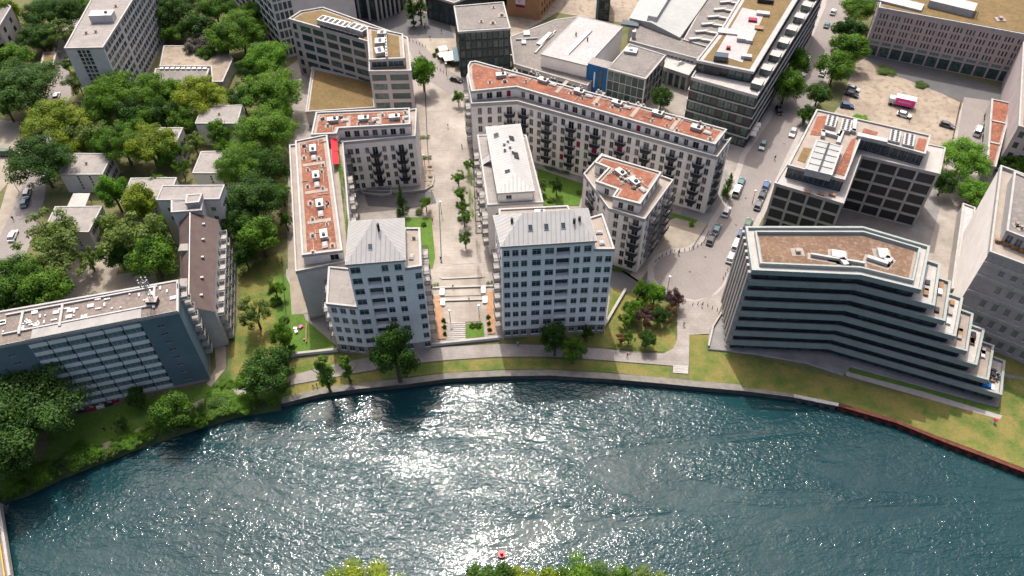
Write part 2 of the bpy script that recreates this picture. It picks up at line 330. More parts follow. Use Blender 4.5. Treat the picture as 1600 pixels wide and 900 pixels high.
class Bld:
    def __init__(s, name, label, at, cat='building', group=None):
        s.root = empty(name, (at[0], at[1], 0), label=label, cat=cat, group=group); s.wins = []; s.bals = []; s.rng = random.Random(label)
    def walls(s, poly, z0, z1, wall, spec={}, name='wall', plinth=None, mats={}):
        b = MB(); n = len(poly)
        for i in range(n):
            a, c = Vector(poly[i][:2]), Vector(poly[(i+1) % n][:2]); L = (c-a).length; d = (c-a)/L; nrm = Vector((d.y, -d.x)); ang = math.atan2(d.y, d.x)
            ws = [q for q in (spec[i](L) if i in spec else []) if q[0]-q[2]/2 > .1 and q[0]+q[2]/2 < L-.1]
            rects = [(u-w/2, u+w/2, z0+v, z0+v+h, k) for u, v, w, h, k in ws]
            us = sorted({0, L, *[r[0] for r in rects], *[r[1] for r in rects]}); zs = sorted({z0, z1, *([z0+plinth] if plinth else []), *[r[2] for r in rects], *[r[3] for r in rects]})
            us = [x for j, x in enumerate(us) if j == 0 or x-us[j-1] > 1e-5]; zs = [x for j, x in enumerate(zs) if j == 0 or x-zs[j-1] > 1e-5]
            pt = lambda u, z, k=0: (a.x+d.x*u-nrm.x*k, a.y+d.y*u-nrm.y*k, z)
            for j in range(len(zs)-1):
                zc = (zs[j]+zs[j+1])/2; row = [r for r in rects if r[2] < zc < r[3]]; run = None
                mt = 'plinth' if plinth and zc < z0+plinth else mats.get(i, wall)
                for k in range(len(us)-1):
                    uc = (us[k]+us[k+1])/2; op = any(r[0] < uc < r[1] for r in row)
                    if not op and run is None: run = us[k]
                    if (op or k == len(us)-2) and run is not None:
                        e = us[k] if op else us[k+1]
                        b.face([pt(run, zs[j]), pt(e, zs[j]), pt(e, zs[j+1]), pt(run, zs[j+1])], mt); run = None
            for u0, u1, v0, v1, k in rects:
                dp = DEPTH.get(k, .22)
                for q in (((u0, v0), (u1, v0)), ((u1, v0), (u1, v1)), ((u1, v1), (u0, v1)), ((u0, v1), (u0, v0))):
                    (ua, za), (ub, zb) = q; b.face([pt(ua, za), pt(ub, zb), pt(ub, zb, dp), pt(ua, za, dp)], wall)
                uc = (u0+u1)/2; q = pt(uc, v0, dp); s.wins.append((k, round(u1-u0, 2), round(v1-v0, 2), q, ang))
        b.build(name, s.root, world=True)
    def balcony(s, kind, a, d, u, z):
        s.bals.append((kind, (a[0]+d[0]*u, a[1]+d[1]*u, z), math.atan2(d[1], d[0])))
    def bal_on(s, poly, i, kind, us, zs):
        a, c = Vector(poly[i][:2]), Vector(poly[(i+1) % len(poly)][:2]); d = (c-a).normalized()
        for z in zs:
            for u in us: s.balcony(kind, a, d, u, z)
    def roof(s, poly, z, surf='sedum_red', border='gravel', par='parapet', ph=.45, pw=.35, bw=.9, low=.0):
        pi = inset(poly, pw); b = MB(); po = inset(poly, -.12); b.ring(po, pi, z-.35, z+ph, par)
        b.face([(*q, z-.35) for q in reversed([x[:] for x in po])], par); b.build('parapet', s.root, world=True)
        r = MB(); r.face([(*q, z+.05) for q in pi], border)
        r.build('roof', s.root, world=True)
        if surf:
            r = MB(); r.prism(inset(pi, bw), z+.05, z+.13, surf); r.build('roof_planting' if 'sedum' in surf else 'roof_covering', s.root, world=True)
    def level(s, pts, z0, z1, wall, spec={}, plinth=None, **k):
        poly = pts if isinstance(pts[0], Vector) else XY(pts, z1)
        s.walls(poly, z0, z1, wall, spec, plinth=plinth)
        if k.get('surf', 1) != 0: s.roof(poly, z1, **k)
        return poly
    def part(s, name, b): return b.build(name, s.root, world=True)
    def done(s):
        rx = s.root.location
        for lst, nm in ((s.wins, 'window'), (s.bals, 'balcony')):
            pos_i = 3 if nm == 'window' else 1
            def big(q):
                x, y, d = px_of(q[pos_i]); ang = q[-1]; vis = (0 if -20 < x < 1620 and -20 < y < 920 else 1e4)
                v = Vector(q[pos_i])-Vector((0, 0, CAMH)); facing = v.x*math.sin(ang)-v.y*math.cos(ang)   # >0 away
                return d+vis+(3000 if facing > 0 else 0)-(q[1]*q[2] if nm == 'window' else 0)
            lst.sort(key=big); rest = lst[100:]
            for q in lst[:100]:
                p_ = Vector(q[pos_i])-rx
                if nm == 'window':
                    key = q[:3]
                    if key not in WIN: WIN[key] = win_mb(*key).mesh('window')
                    o = bpy.data.objects.new('loggia' if q[0] == 'L' else 'window', WIN[key]); C.objects.link(o); o.parent = s.root; o.location = p_; o.rotation_euler = (0, 0, q[4])
                else:
                    if q[0] not in BAL:
                        a, b = balcony_mb(q[0]); BAL[q[0]] = (a.mesh('balcony'), b.mesh('railing'))
                    o = bpy.data.objects.new('balcony', BAL[q[0]][0]); C.objects.link(o); o.parent = s.root; o.location = p_; o.rotation_euler = (0, 0, q[2])
                    r = bpy.data.objects.new('railing', BAL[q[0]][1]); C.objects.link(r); r.parent = o
            if rest:
                b = MB()
                for q in rest:
                    mx = Matrix.Translation(Vector(q[pos_i])) @ Matrix.Rotation(q[-1], 4, 'Z')
                    if nm == 'window': b.add(win_mb(*q[:3]), mx)
                    else:
                        for z in balcony_mb(q[0]): b.add(z, mx)
                o = b.build(nm, s.root, world=True); o['kind'] = 'stuff'
def grid(n, rows, w, h, k='w', m=1.0, pat=None, us=None, wide=None, skip=()):
    """spec: n columns evenly spaced (or fractions us), rows = sill heights"""
    def f(L):
        cs = [x*L for x in us] if us else [m+(L-2*m)*(i+.5)/n for i in range(n)]; out = []
        for j, v in enumerate(rows):
            for i, u in enumerate(cs):
                if (i, j) in skip: continue
                kk = pat[i % len(pat)] if pat else k
                if kk == '.': continue
                ww = wide[i % len(wide)] if wide else w
                if kk == 'd': out.append((u, v-.75 if v > 1 else v, ww, h+.75 if v > 1 else h, 'd'))
                elif kk == 'L': out.append((u, v-.8, 3.0, 2.7, 'L'))
                else: out.append((u, v, ww, h, kk))
        return out
    return f
def evens(L, n, m=1.0): return [m+(L-2*m)*(i+.5)/n for i in range(n)]
# rooftop fittings (parts of their building)
def vent(b, x, y, z, r=.0, k=1.0):
    q = MB(); q.box((x, y, z+.02), (1.7*k, 1.5*k, .06), 'gravel', r); q.box((x, y, z+.35), (.6*k, .6*k, .7), 'metal_grey', r); q.box((x, y, z+.78), (.7*k, .7*k, .1), 'gravel', r); b.part('roof_vent', q)
def hatch(b, x, y, z, r=0, w=1.5, d=.95):
    q = MB(); q.box((x, y, z+.2), (w, d, .4), 'metal_white', r); q.box((x, y, z+.5), (w*.9, d*.9, .2), 'parapet', r, taper=.6); b.part('skylight', q)
def housing(b, x, y, z, r=0, w=3.0, d=1.9, h=1.1, m='metal_grey'):
    q = MB(); q.box((x, y, z+h/2), (w, d, h), m, r); q.box((x, y, z+h+.06), (w+.15, d+.15, .12), 'metal_grey', r)
    q.box((x+math.cos(r)*w*.2, y+math.sin(r)*w*.2, z+h+.35), (.7, .7, .5), 'metal_dark', r); b.part('lift_housing', q)
def tray(b, x0, y0, x1, y1, z, m='gravel', wd=.16):
    q = MB(); L = math.hypot(x1-x0, y1-y0); q.box(((x0+x1)/2, (y0+y1)/2, z+.12), (L, wd, .2), m, math.atan2(y1-y0, x1-x0)); b.part('cable_tray', q)
def kit(b, a, c, wd, z, n, seed=1):
    """fittings strung along the roof strip from a to c (plan), strip width wd"""
    rg = random.Random(seed); a, c = Vector(a), Vector(c); L = (c-a).length; d = (c-a)/L; s_ = Vector((-d.y, d.x)); r = math.atan2(d.y, d.x)
    for i in range(n):
        t = (i+.5)/n*L; p0 = a+d*t
        q = p0+s_*wd*rg.uniform(-.12, .12); housing(b, q.x, q.y, z, r, 2.8, 1.6, 1.0)
        q2 = q+d*3.2; hatch(b, q2.x, q2.y, z, r, 2.0, 1.2)
        for k in range(5):
            e = p0+d*rg.uniform(-.46, .46)*L/n+s_*wd*rg.choice((-1, 1))*rg.uniform(.18, .36); vent(b, e.x, e.y, z, r, rg.uniform(.6, 1))
        for k in range(5):
            e = p0+d*rg.uniform(-.4, .1)*L/n+s_*wd*rg.uniform(-.34, .34); f = e+(d*rg.uniform(2, 6) if k < 2 else s_*rg.uniform(-3, 3)); tray(b, e.x, e.y, f.x, f.y, z)
        if i: 
            e = a+d*(i/n*L); q = MB(); q.box((e.x, e.y, z+.05), (1.1, wd*.8, .14), 'gravel', r); b.part('walkway', q)
def hip(b, poly, z, ridge, h, m1='zinc', m2='zinc_cross', over=.3, name='roof'):
    """hipped roof: four eave corners, two ridge points (plan) h above the eaves"""
    e = inset(poly, -over); g = [(*ridge[0], z+h), (*ridge[1], z+h)]; q = MB(); E = [(*p_, z) for p_ in e]
    if ridge[0] == ridge[1]:
        for i in range(4): q.face([E[i], E[(i+1) % 4], g[0]], m1 if i % 2 == 0 else m2)
    else:
        q.face([E[0], E[1], g[1], g[0]], m1); q.face([E[1], E[2], g[1]], m2); q.face([E[2], E[3], g[0], g[1]], m1); q.face([E[3], E[0], g[0]], m2)
    q.ring(inset(poly, -over-.05), inset(poly, -over+.3), z-.5, z+.02, 'parapet'); return b.part(name, q)
SH = [0.0]
def sheet(name, pts, z, m, kind='structure', **k):
    SH[0] += .0017; z += SH[0]; poly = ccw(pts if isinstance(pts[0], Vector) else XY(pts, 0)); q = MB(); q.face([(*p_, z) for p_ in poly], m); o = q.build(name); tag(o, kind=kind, **k); return o
# ------------------------------------------------------------------ land and water
def V2(*p): return [Vector(q) for q in p]
quay_px = [(0, 775), (40, 764), (100, 735), (160, 712), (230, 685), (300, 662), (370, 641), (440, 629), (500, 614), (560, 606), (640, 598), (700, 590), (784, 586), (860, 585), (960, 591), (1040, 598), (1090, 603), (1160, 609), (1240, 619), (1310, 633), (1400, 659), (1480, 691), (1540, 713), (1600, 736), (1700, 782), (1850, 850)]
quay = XY(quay_px, 0)
quay_full = V2((-1500, 30), (-260, 45)) + [quay[0]+Vector((-60, -16))] + quay + V2((230, 22), (1500, -60))
north = quay_full + V2((1500, 2600), (-1500, 2600))
ground = sheet('ground', north, 0, 'ground_mix')
sheet('south_bank', V2((-1500, -400), (1500, -400), (1500, 10), (120, 32), (60, 44), (20, 48), (-10, 46), (-40, 49), (-60, 46), (-110, 44), (-1500, 20)), 0, 'bank_soil')
sheet('water', V2((-1600, -450), (1600, -450), (1600, 400), (-1600, 400)), -1.35, 'water')
def strip(name, pts, z0, z1, m, wd=.5, cap=None, **k):
    """wall along a line of plan points"""
    b = MB()
    for a, c in zip(pts[:-1], pts[1:]):
        d = (c-a); L = d.length; an = math.atan2(d.y, d.x); mid = (a+c)/2
        b.box((mid.x, mid.y, (z0+z1)/2), (L+.02, wd, z1-z0), m, an)
    o = b.build(name, None, world=False); 
    if cap:
        q = MB()
        for a, c in zip(pts[:-1], pts[1:]):
            d = (c-a); L = d.length; an = math.atan2(d.y, d.x); mid = (a+c)/2
            q.box((mid.x, mid.y, z1+.08), (L+.03, wd+.3, .16), cap, an)
        q.build('coping', o)
    return tag(o, **k)
i0, i1, i2 = 7, 18, len(quay)
strip('quay_wall', quay[i0:i1+1], -3, .12, 'quay_stone', .7, 'quay_path', label='weathered stone quay wall with pale coping below the riverside path', cat='wall')
# steel sheet piling: trapezoid folds along the quay east of the stone wall
def piling(pts, label, m, cap, name='sheet_pile_wall'):
    b = MB(); dist = 0; path = []
    for a, c in zip(pts[:-1], pts[1:]):
        L = (c-a).length; n = max(1, round(L/.6)); d = (c-a)/L; s_ = Vector((d.y, -d.x))
        for i in range(n):
            k = len(path) % 4; path.append(a+d*(i*L/n)+s_*(.15 if k in (0, 1) else .7))
    for a, c in zip(path[:-1], path[1:]): b.face([(*a, -3), (*c, -3), (*c, .05), (*a, .05)], m)
    o = b.build(name); tag(o, label, 'wall'); q = MB()
    for a, c in zip(pts[:-1], pts[1:]):
        d = c-a; an = math.atan2(d.y, d.x); mid = (a+c)/2; q.box((mid.x, mid.y, .1), (d.length+.05, .9, .22), cap, an)
    q.build('coping', o)
piling(quay[i1:20], 'grey folded sheet pile wall below the shaded lawn of the terraced building', 'quay_stone', 'concrete')
piling(quay[19:], 'rust red folded sheet pile wall along the lawn at the right edge', 'rust', 'rust')
bk = quay[:i0+1]
q = MB()
for a, c in zip(bk[:-1], bk[1:]):
    q.face([(a.x, a.y-.0, .01), (a.x-.2, a.y-2.2, -2.6), (c.x-.2, c.y-2.2, -2.6), (c.x, c.y, .01)][::-1], 'bank_soil')
tag(q.build('river_bank'), kind='structure')
Z = lambda k: .02*k
# the residential quarter and its paving
sheet('estate_paving', [(445, 500), (520, 547), (690, 533), (955, 520), (960, 462), (1035, 475), (1060, 400), (1100, 350), (1215, 165), (1180, 150), (1060, 120), (735, 90), (640, 30), (560, 20), (450, 105), (452, 230)], Z(1), 'estate_paving')
sheet('promenade', [(662, 430), (655, 250), (650, 125), (655, 60), (640, 15), (735, 15), (745, 100), (742, 190), (752, 290), (765, 430), (776, 520), (672, 525)], Z(2), 'promenade')
sheet('promenade_edge', [(664, 300), (668, 410), (685, 410), (676, 250), (665, 130), (652, 130)], Z(3), 'promenade_band')
sheet('plaza', [(560, 0), (632, 0), (655, 60), (668, 128), (735, 140), (727, 90), (712, 60), (706, 30), (640, -30), (560, -30)], Z(3), 'plaza_paving')
sheet('street', [(632, 62), (650, 60), (700, 110), (737, 130), (736, 155), (700, 145), (660, 120)], Z(4), 'asphalt')
sheet('courtyard_drive', [(570, 305), (660, 298), (676, 300), (682, 318), (640, 326), (575, 322)], Z(4), 'asphalt_dark')
# main street on the right with its turning circle
street = [(1300, -60), (1290, 10), (1262, 75), (1228, 130), (1205, 185), (1165, 245), (1148, 300), (1120, 345), (1100, 378), (1078, 393), (1050, 396), (1032, 404), (1021, 418), (1022, 435), (1034, 452), (1052, 463), (1086, 469), (1110, 464), (1128, 446), (1142, 420), (1162, 380), (1182, 340), (1205, 295), (1228, 245), (1262, 175), (1285, 130), (1310, 60), (1330, 0), (1345, -60)]
sheet('street', street, Z(3), 'asphalt')
sp = ccw(XY(street, 0)); q = MB()
q.ring(inset(sp, -1.6), inset(sp, 0), .0, .12, 'kerb'); o = q.build('pavement'); tag(o, kind='structure')
sheet('plaza', [(1045, 345), (1062, 338), (1112, 352), (1104, 376), (1078, 391), (1052, 394), (1025, 402), (1000, 440), (985, 430), (1010, 380)], Z(2), 'path_sand')
sheet('asphalt_apron', [(1062, 338), (1078, 300), (1135, 265), (1150, 300), (1112, 352)], Z(3), 'grey_paving')
sheet('grass_strip', [(1036, 335), (1040, 330), (1090, 344), (1087, 349)], Z(4), 'grass')
sheet('service_road', [(952, 462), (950, 410), (1000, 360), (1040, 335), (1090, 345), (1062, 365), (1015, 408), (1010, 440), (1040, 470), (1052, 466)], Z(1)+.01, 'asphalt_dark')
# sandy car park behind the framed office and the yards east of it
sheet('car_park', [(1312, 165), (1335, 100), (1350, 92), (1400, 112), (1500, 160), (1500, 220), (1478, 260), (1440, 262), (1300, 180)], Z(2), 'plot_sand')
sheet('yard', [(1504, 160), (1580, 160), (1570, 270), (1500, 320), (1490, 470), (1395, 470), (1420, 380), (1475, 262)], Z(2), 'promenade')
sheet('office_forecourt', [(1336, 86), (1350, 80), (1575, 140), (1572, 168), (1500, 158), (1400, 118)], Z(3), 'asphalt_dark')  # paving strip before the office, its shade painted in as a darker ground colour
sheet('yard_asphalt', [(1506, 152), (1600, 165), (1562, 265), (1490, 250)], Z(3), 'asphalt')
sheet('grey_yard', [(1240, 330), (1310, 318), (1460, 290), (1470, 320), (1440, 430), (1440, 480), (1320, 450)], Z(3), 'grey_paving')
sheet('path', [(1470, 560), (1700, 600), (1700, 640), (1560, 585)], Z(2), 'grey_paving')
sheet('rear_street', [(520, 30), (640, 14), (700, 30), (710, 60), (640, 60), (520, 40)], Z(2), 'asphalt_dark')
sheet('factory_yard', [(800, 60), (870, 20), (1000, 40), (1180, -40), (870, -60), (780, 0)], Z(1), 'plot_sand')
sheet('back_yards', [(900, 130), (1040, 70), (1300, -50), (1290, 10), (1200, 180), (1130, 190), (1000, 170)], Z(2), 'estate_paving')
# left streets
sheet('street', [(60, 240), (74, 262), (70, 310), (48, 380), (10, 470), (-80, 560), (-90, 480), (0, 372), (34, 296), (42, 270), (20, 240)], Z(2), 'asphalt')
sheet('pavement', [(42, 270), (34, 296), (0, 372), (-40, 420), (-40, 380), (0, 330), (20, 262)], Z(3), 'path_sand')
sheet('street', [(60, 255), (40, 262), (58, 190), (78, 140), (92, 60), (110, 20), (128, 20), (106, 100), (112, 150), (92, 190), (76, 230)], Z(3), 'asphalt')
sheet('pavement', [(50, 190), (70, 135), (84, 60), (90, 60), (76, 140), (58, 190), (40, 262), (34, 258)], Z(4), 'plaza_paving')
sheet('yard', [(-80, 180), (30, 190), (34, 262), (0, 300), (-80, 340)], Z(1), 'path_sand')
sheet('yard', [(95, 385), (180, 300), (150, 330), (190, 400), (175, 455), (100, 470)], Z(1), 'path_sand')
sheet('playground', [(120, 440), (240, 420), (250, 450), (110, 470)], Z(2), 'path_sand')
sheet('park_ground', [(150, 130), (230, 120), (380, 120), (445, 110), (450, 420), (370, 430), (350, 300), (120, 320), (110, 200)], Z(1)-.012, 'ground_mix')
for a_, c_ in (((664, 130), (668, 230)), ((668, 230), (676, 318)), ((686, 318), (690, 412))):
    p0, p1 = P(*a_, 0), P(*c_, 0); m2 = (p0+p1)/2; q = MB(); q.box((m2.x, m2.y, .075), ((p1-p0).length, .3, .05), 'metal_dark', math.atan2((p1-p0).y, (p1-p0).x)); tag(q.build('drain_channel'), kind='structure')
for k, (y_, x0, x1) in enumerate(((236, 668, 745), (415, 687, 760), (175, 664, 742))):
    p0, p1 = P(x0, y_, 0), P(x1, y_-5, 0); m2 = (p0+p1)/2; q = MB(); q.box((m2.x, m2.y, .07), ((p1-p0).length, .25, .04), 'plinth', math.atan2((p1-p0).y, (p1-p0).x)); tag(q.build('paving_joint'), kind='structure')
rgm = random.Random(3)
for x_, y_ in ((1078, 425), (1165, 310), (1225, 225), (1150, 352), (1102, 402), (1245, 170)):
    p_ = P(x_, y_, 0); q = MB(); q.tube((p_.x, p_.y, .07), (p_.x, p_.y, .085), .3, .3, 'metal_dark', 12); tag(q.build('manhole_cover'), kind='structure')
for k, (x_, y_, w_, l_) in enumerate(((1150, 345, 2.2, 9), (1190, 270, 1.6, 12), (1085, 425, 4, 3), (1215, 210, 2, 10), (1120, 400, 3, 5))):
    p_ = P(x_, y_, 0); q = MB(); q.box((p_.x, p_.y, .071), (w_, l_, .01), 'asphalt_patch', -.42); tag(q.build('asphalt_patch'), kind='structure')
# lawns
for nm, pts, z, mm in (('lawn', [(372, 420), (440, 395), (452, 470), (445, 540), (400, 560), (360, 600), (362, 540), (378, 480)], 2, 'grass_dry'), ('lawn', [(430, 430), (446, 430), (478, 500), (525, 540), (520, 551), (446, 552), (430, 500)], 3, 'grass'),
        ('gravel_path', [(450, 270), (456, 270), (466, 400), (482, 490), (456, 492), (450, 400)], 4, 'path_sand'),
        ('lawn', [(632, 340), (674, 340), (680, 402), (676, 420), (640, 420)], 3, 'grass'), ('lawn', [(835, 262), (912, 288), (905, 322), (850, 322), (838, 300)], 3, 'grass'),
        ('lawn', [(452, 566), (505, 558), (560, 552), (620, 547), (640, 560), (540, 570), (455, 590)], 3, 'grass_dry'),
        ('lawn', [(455, 606), (520, 592), (600, 578), (700, 566), (780, 561), (860, 561), (950, 566), (1048, 574), (1046, 592), (960, 583), (860, 577), (780, 578), (690, 583), (560, 599), (455, 618)], 3, 'grass_dry'),
        ('lawn', [(955, 450), (1000, 462), (1052, 478), (1056, 540), (1045, 551), (960, 545), (880, 538), (800, 532), (800, 522), (945, 520)], 3, 'grass_dry'),
        ('lawn', [(1077, 524), (1112, 524), (1120, 545), (1300, 590), (1560, 650), (1560, 590), (1700, 600), (1850, 850), (1700, 778), (1600, 732), (1480, 687), (1310, 629), (1160, 605), (1078, 599)], 3, 'grass_dry'),
        ('lawn', [(1540, 540), (1640, 560), (1640, 600), (1560, 580)], 4, 'grass_dry'),
        ('lawn', [(85, 660), (330, 600), (450, 575), (452, 625), (370, 638), (230, 682), (60, 752)], 1, 'grass'),
        ('roof_court', [(66, 82), (86, 80), (84, 100), (62, 102)], 2, 'sedum_ochre')):
    sheet(nm, pts, Z(z), mm)
sheet('riverside_path', [(330, 617), (380, 605), (450, 589), (500, 575), (560, 562), (620, 551), (690, 543), (780, 538), (860, 540), (940, 545), (1000, 552), (1036, 553), (1052, 545), (1058, 530), (1058, 478), (1052, 468), (1086, 472), (1120, 460), (1148, 428), (1150, 445), (1128, 475), (1112, 522), (1077, 524), (1076, 574), (1000, 568), (940, 563), (860, 558), (780, 558), (700, 563), (640, 569), (560, 583), (450, 603), (380, 617), (330, 630)], Z(5), 'path_paving')
sheet('footpath', [(90, 720), (170, 690), (240, 660), (320, 622), (335, 618), (335, 628), (245, 668), (172, 700), (95, 730)], Z(3), 'path_sand')
sheet('footpath', [(334, 520), (352, 520), (354, 575), (330, 605), (322, 600), (338, 575)], Z(3), 'path_sand')
sheet('quay_walk', ccw([*quay[7:18], *[p_+Vector((0, 1.3)) for p_ in reversed(quay[7:18])]]), Z(4), 'quay_path')
# river stair at the end of the side path
st = empty('river_stair', (*P(1063, 590, 0).xy, 0), label='pale concrete steps leading from the path down to the quay edge', cat='stair')
for k in range(5):
    q = MB(); a, c = P(1051.5, 573+k*2.2, 0), P(1075, 574.5+k*2.2, 0); mid = (a+c)/2
    q.box((mid.x, mid.y, .32-k*.05), ((c-a).length, .45, .12), 'concrete_light' if k % 2 == 0 else 'concrete', math.atan2((c-a).y, (c-a).x)); q.build('step', st, world=True)
# promenade terraces, planters and the stair between the two towers
def px_box(b, x0, y0, x1, y1, z0, z1, m, wd):
    a, c = P(x0, y0, 0), P(x1, y1, 0); mid = (a+c)/2; b.box((mid.x, mid.y, (z0+z1)/2), ((c-a).length, wd, z1-z0), m, math.atan2((c-a).y, (c-a).x))
for n_, (x0, x1, y0, y1) in enumerate(((686, 758, 417, 436), (676, 762, 438, 450), (684, 757, 455, 464), (694, 752, 474, 505))):
    sheet('terrace_paving', [(x0, y1), (x1, y1-2), (x1-2, y0-2), (x0, y0)], .14+.0*n_, 'promenade')
gt = empty('garden_stair', (*P(712, 518, 0).xy, 0), label='stone stair in the middle of the planted slope between the two white towers', cat='stair')
for k in range(9):
    q = MB(); px_box(q, 700, 507+k*2.9, 727, 506.5+k*2.9, 0, .55-k*.05, 'concrete' if k % 2 else 'concrete_light', .42); q.build('step', gt, world=True)
for lb, x0, y0, x1, y1 in (('low pale terrace wall across the promenade above the stair', 676, 451, 772, 448), ('second pale wall step below the terrace wall on the promenade', 686, 471, 760, 469), ('thin pale kerb wall across the top of the promenade terraces', 690, 437, 752, 434)):
    q = MB(); px_box(q, x0, y0, x1, y1, 0, .5, 'concrete_light', .5); tag(q.build('terrace_wall'), lb, 'wall')
for lb, pts, mm in (('brown planting bed left of the promenade stair beside the west tower', [(678, 464), (688, 463), (697, 530), (683, 531)], 'soil_bed'), ('brown planting bed right of the promenade stair beside the east tower', [(759, 457), (771, 456), (774, 522), (762, 523)], 'soil_bed'),
                    ('green planted bed in the middle of the promenade slope', [(728, 507), (755, 505), (757, 527), (728, 530)], 'grass')):
    pl = ccw(XY(pts, 0)); q = MB(); q.prism(pl, 0, .3, 'concrete_light', top=mm); tag(q.build('planting_bed'), lb, 'planter')
for lb, x, y in (('white bench block at the top of the left planting bed', 691, 458), ('white bench block below the first on the left bed', 692, 474), ('white bench block at the top of the right planting bed', 755, 455), ('white bench block below the first on the right bed', 758, 470)):
    q = MB(); p_ = P(x, y, 0); q.box((p_.x, p_.y, .3), (1.2, 2.2, .6), 'white_paint'); tag(q.build('bench'), lb, 'bench', 'white bench blocks on the promenade')
for lb, a, c in (('white retaining wall at the foot of the promenade between the towers', (674, 541), (781, 530)), ('white garden wall left of the west tower above the lawn', (452, 557), (528, 549)), ('slanting white garden wall right of the east tower', (944, 512), (977, 455))):
    strip('garden_wall', [P(*a, 0).xy, P(*c, 0).xy], 0, .9, 'plaster', .35, 'concrete_light', label=lb, cat='wall')
# bridge at the lower left corner
bp = [P(-160, 800, 1).xy, P(-160, 960, 1).xy, P(20, 960, 1).xy, P(18, 900, 1).xy, P(0, 785, 1).xy]
br = empty('bridge', (bp[3].x-8, bp[3].y, 0), label='bridge deck with a yellow rail at the lower left corner', cat='bridge')
q = MB(); q.prism(ccw(bp), -.2, .9, 'concrete', top='asphalt'); q.build('deck', br, world=True)
q = MB()
for k, wd, m_, zz in ((.3, .5, 'concrete_light', 1.1), (1.0, .18, 'yellow_paint', 1.35)):
    for a, c in ((bp[2], bp[3]), (bp[3], bp[4])):
        d = (c-a).normalized(); s_ = Vector((-d.y, d.x)); mid = (a+c)/2+s_*k; q.box((mid.x, mid.y, zz), ((c-a).length+.3, wd, .3), m_, math.atan2(d.y, d.x))
q.build('railing', br, world=True)
# ------------------------------------------------------------------ buildings
def new(label, pts, z, name='apartment_building', cat='apartment building', group=None):
    poly = pts if isinstance(pts[0], Vector) else XY(pts, z); c = sum(poly, Vector((0, 0)))/len(poly)
    assert area(poly) > 0, label
    return Bld(name, label, c, cat, group), poly
def lerp(a, b, t): return a+(b-a)*t
TR = [.9+3.35*i for i in range(9)]
# --- east tower
b, E0 = new('tall white tower with long zinc hipped roof over a stone base, right of the promenade', [(784, 384), (930, 375), (917, 327), (772.5, 338)], 31.2, cat='tower', name='residential_tower', group='white towers facing the river')
us = [.05, .145, .24, .375, .515, .665, .815, .93]; pat = ['t', 't', 't', 't', 't', 'L', 't', 't']; wide = [1.35, 1.35, 1.35, 1.95, 1.95, 3.0, 1.35, 1.65]
b.walls(E0, 0, 31.2, 'plaster_tower', {0: grid(8, TR, 1.3, 1.95, us=us, pat=pat, wide=wide), 3: grid(4, TR[:], 1.3, 1.85, 't'), 1: grid(3, TR[8:], 1.3, 1.8, 't'), 2: grid(7, TR, 1.3, 1.8, 't')}, plinth=3.1)
dE = (E0[1]-E0[0]).normalized(); 
rg = [lerp(lerp(E0[0], E0[3], .62), lerp(E0[1], E0[2], .62), .27), lerp(lerp(E0[0], E0[3], .62), lerp(E0[1], E0[2], .62), .8)]
hip(b, E0, 31.25, rg, 3.6)
# flat ridge skylights on the front slope
def on_slope(b, e0, e1, r0, r1, z0, z1, u, t, w_, l_, m_, nm='skylight'):
    a = lerp(e0, e1, u); c = lerp(r0, r1, (u-.27)/.53 if r0 != r1 else .5); p_ = lerp(a, c, t); z = z0+(z1-z0)*t; tl = math.atan2(z1-z0, (c-a).length)
    q = MB(); q.box((0, 0, .08), (w_, l_, .16), 'metal_grey'); q.box((0, 0, .17), (w_*.8, l_*.85, .03), m_); o = q.build(nm, b.root); o.location = (p_.x-b.root.location.x, p_.y-b.root.location.y, z+.05)
    o.rotation_euler = (tl, 0, math.atan2((e1-e0).y, (e1-e0).x))
for u in (.33, .5, .68): on_slope(b, E0[0], E0[1], rg[0], rg[1], 31.25, 34.85, u, .5, 1.1, 1.5, 'glass_blue')
for u, t in ((.15, .5), (.8, .35), (.86, .4)): 
    p_ = lerp(lerp(E0[0], E0[3], t), lerp(E0[1], E0[2], t), u); q = MB(); q.tube((p_.x, p_.y, 32), (p_.x, p_.y, 34.6), .3, .3, 'metal_dark'); b.part('chimney', q)
wE = [E0[1], P(959.5, 390.5, 28.2).xy, P(941, 336, 28.2).xy, lerp(E0[1], E0[2], .98)]
b.walls(wE, 0, 28.2, 'plaster_tower', {0: grid(2, TR[:8], 1.35, 1.95, us=[.3, .76], pat=['t']), 1: grid(4, TR[:8], 1.3, 1.8, 't')}, name='wing_wall', plinth=3.1)
b.roof(wE, 28.2, surf=None, border='gravel'); c_ = sum(wE, Vector((0, 0)))/4; hatch(b, c_.x, c_.y, 28.25); hatch(b, c_.x+.3, c_.y-3.3, 28.25, .1, 1.2, 1.2)
b.bal_on(wE, 1, 'box', [7.5], [TR[i]-.8 for i in range(1, 8)])
b.bal_on(E0, 3, 'box', [5], [TR[i]-.8 for i in range(1, 8)])
b.done()
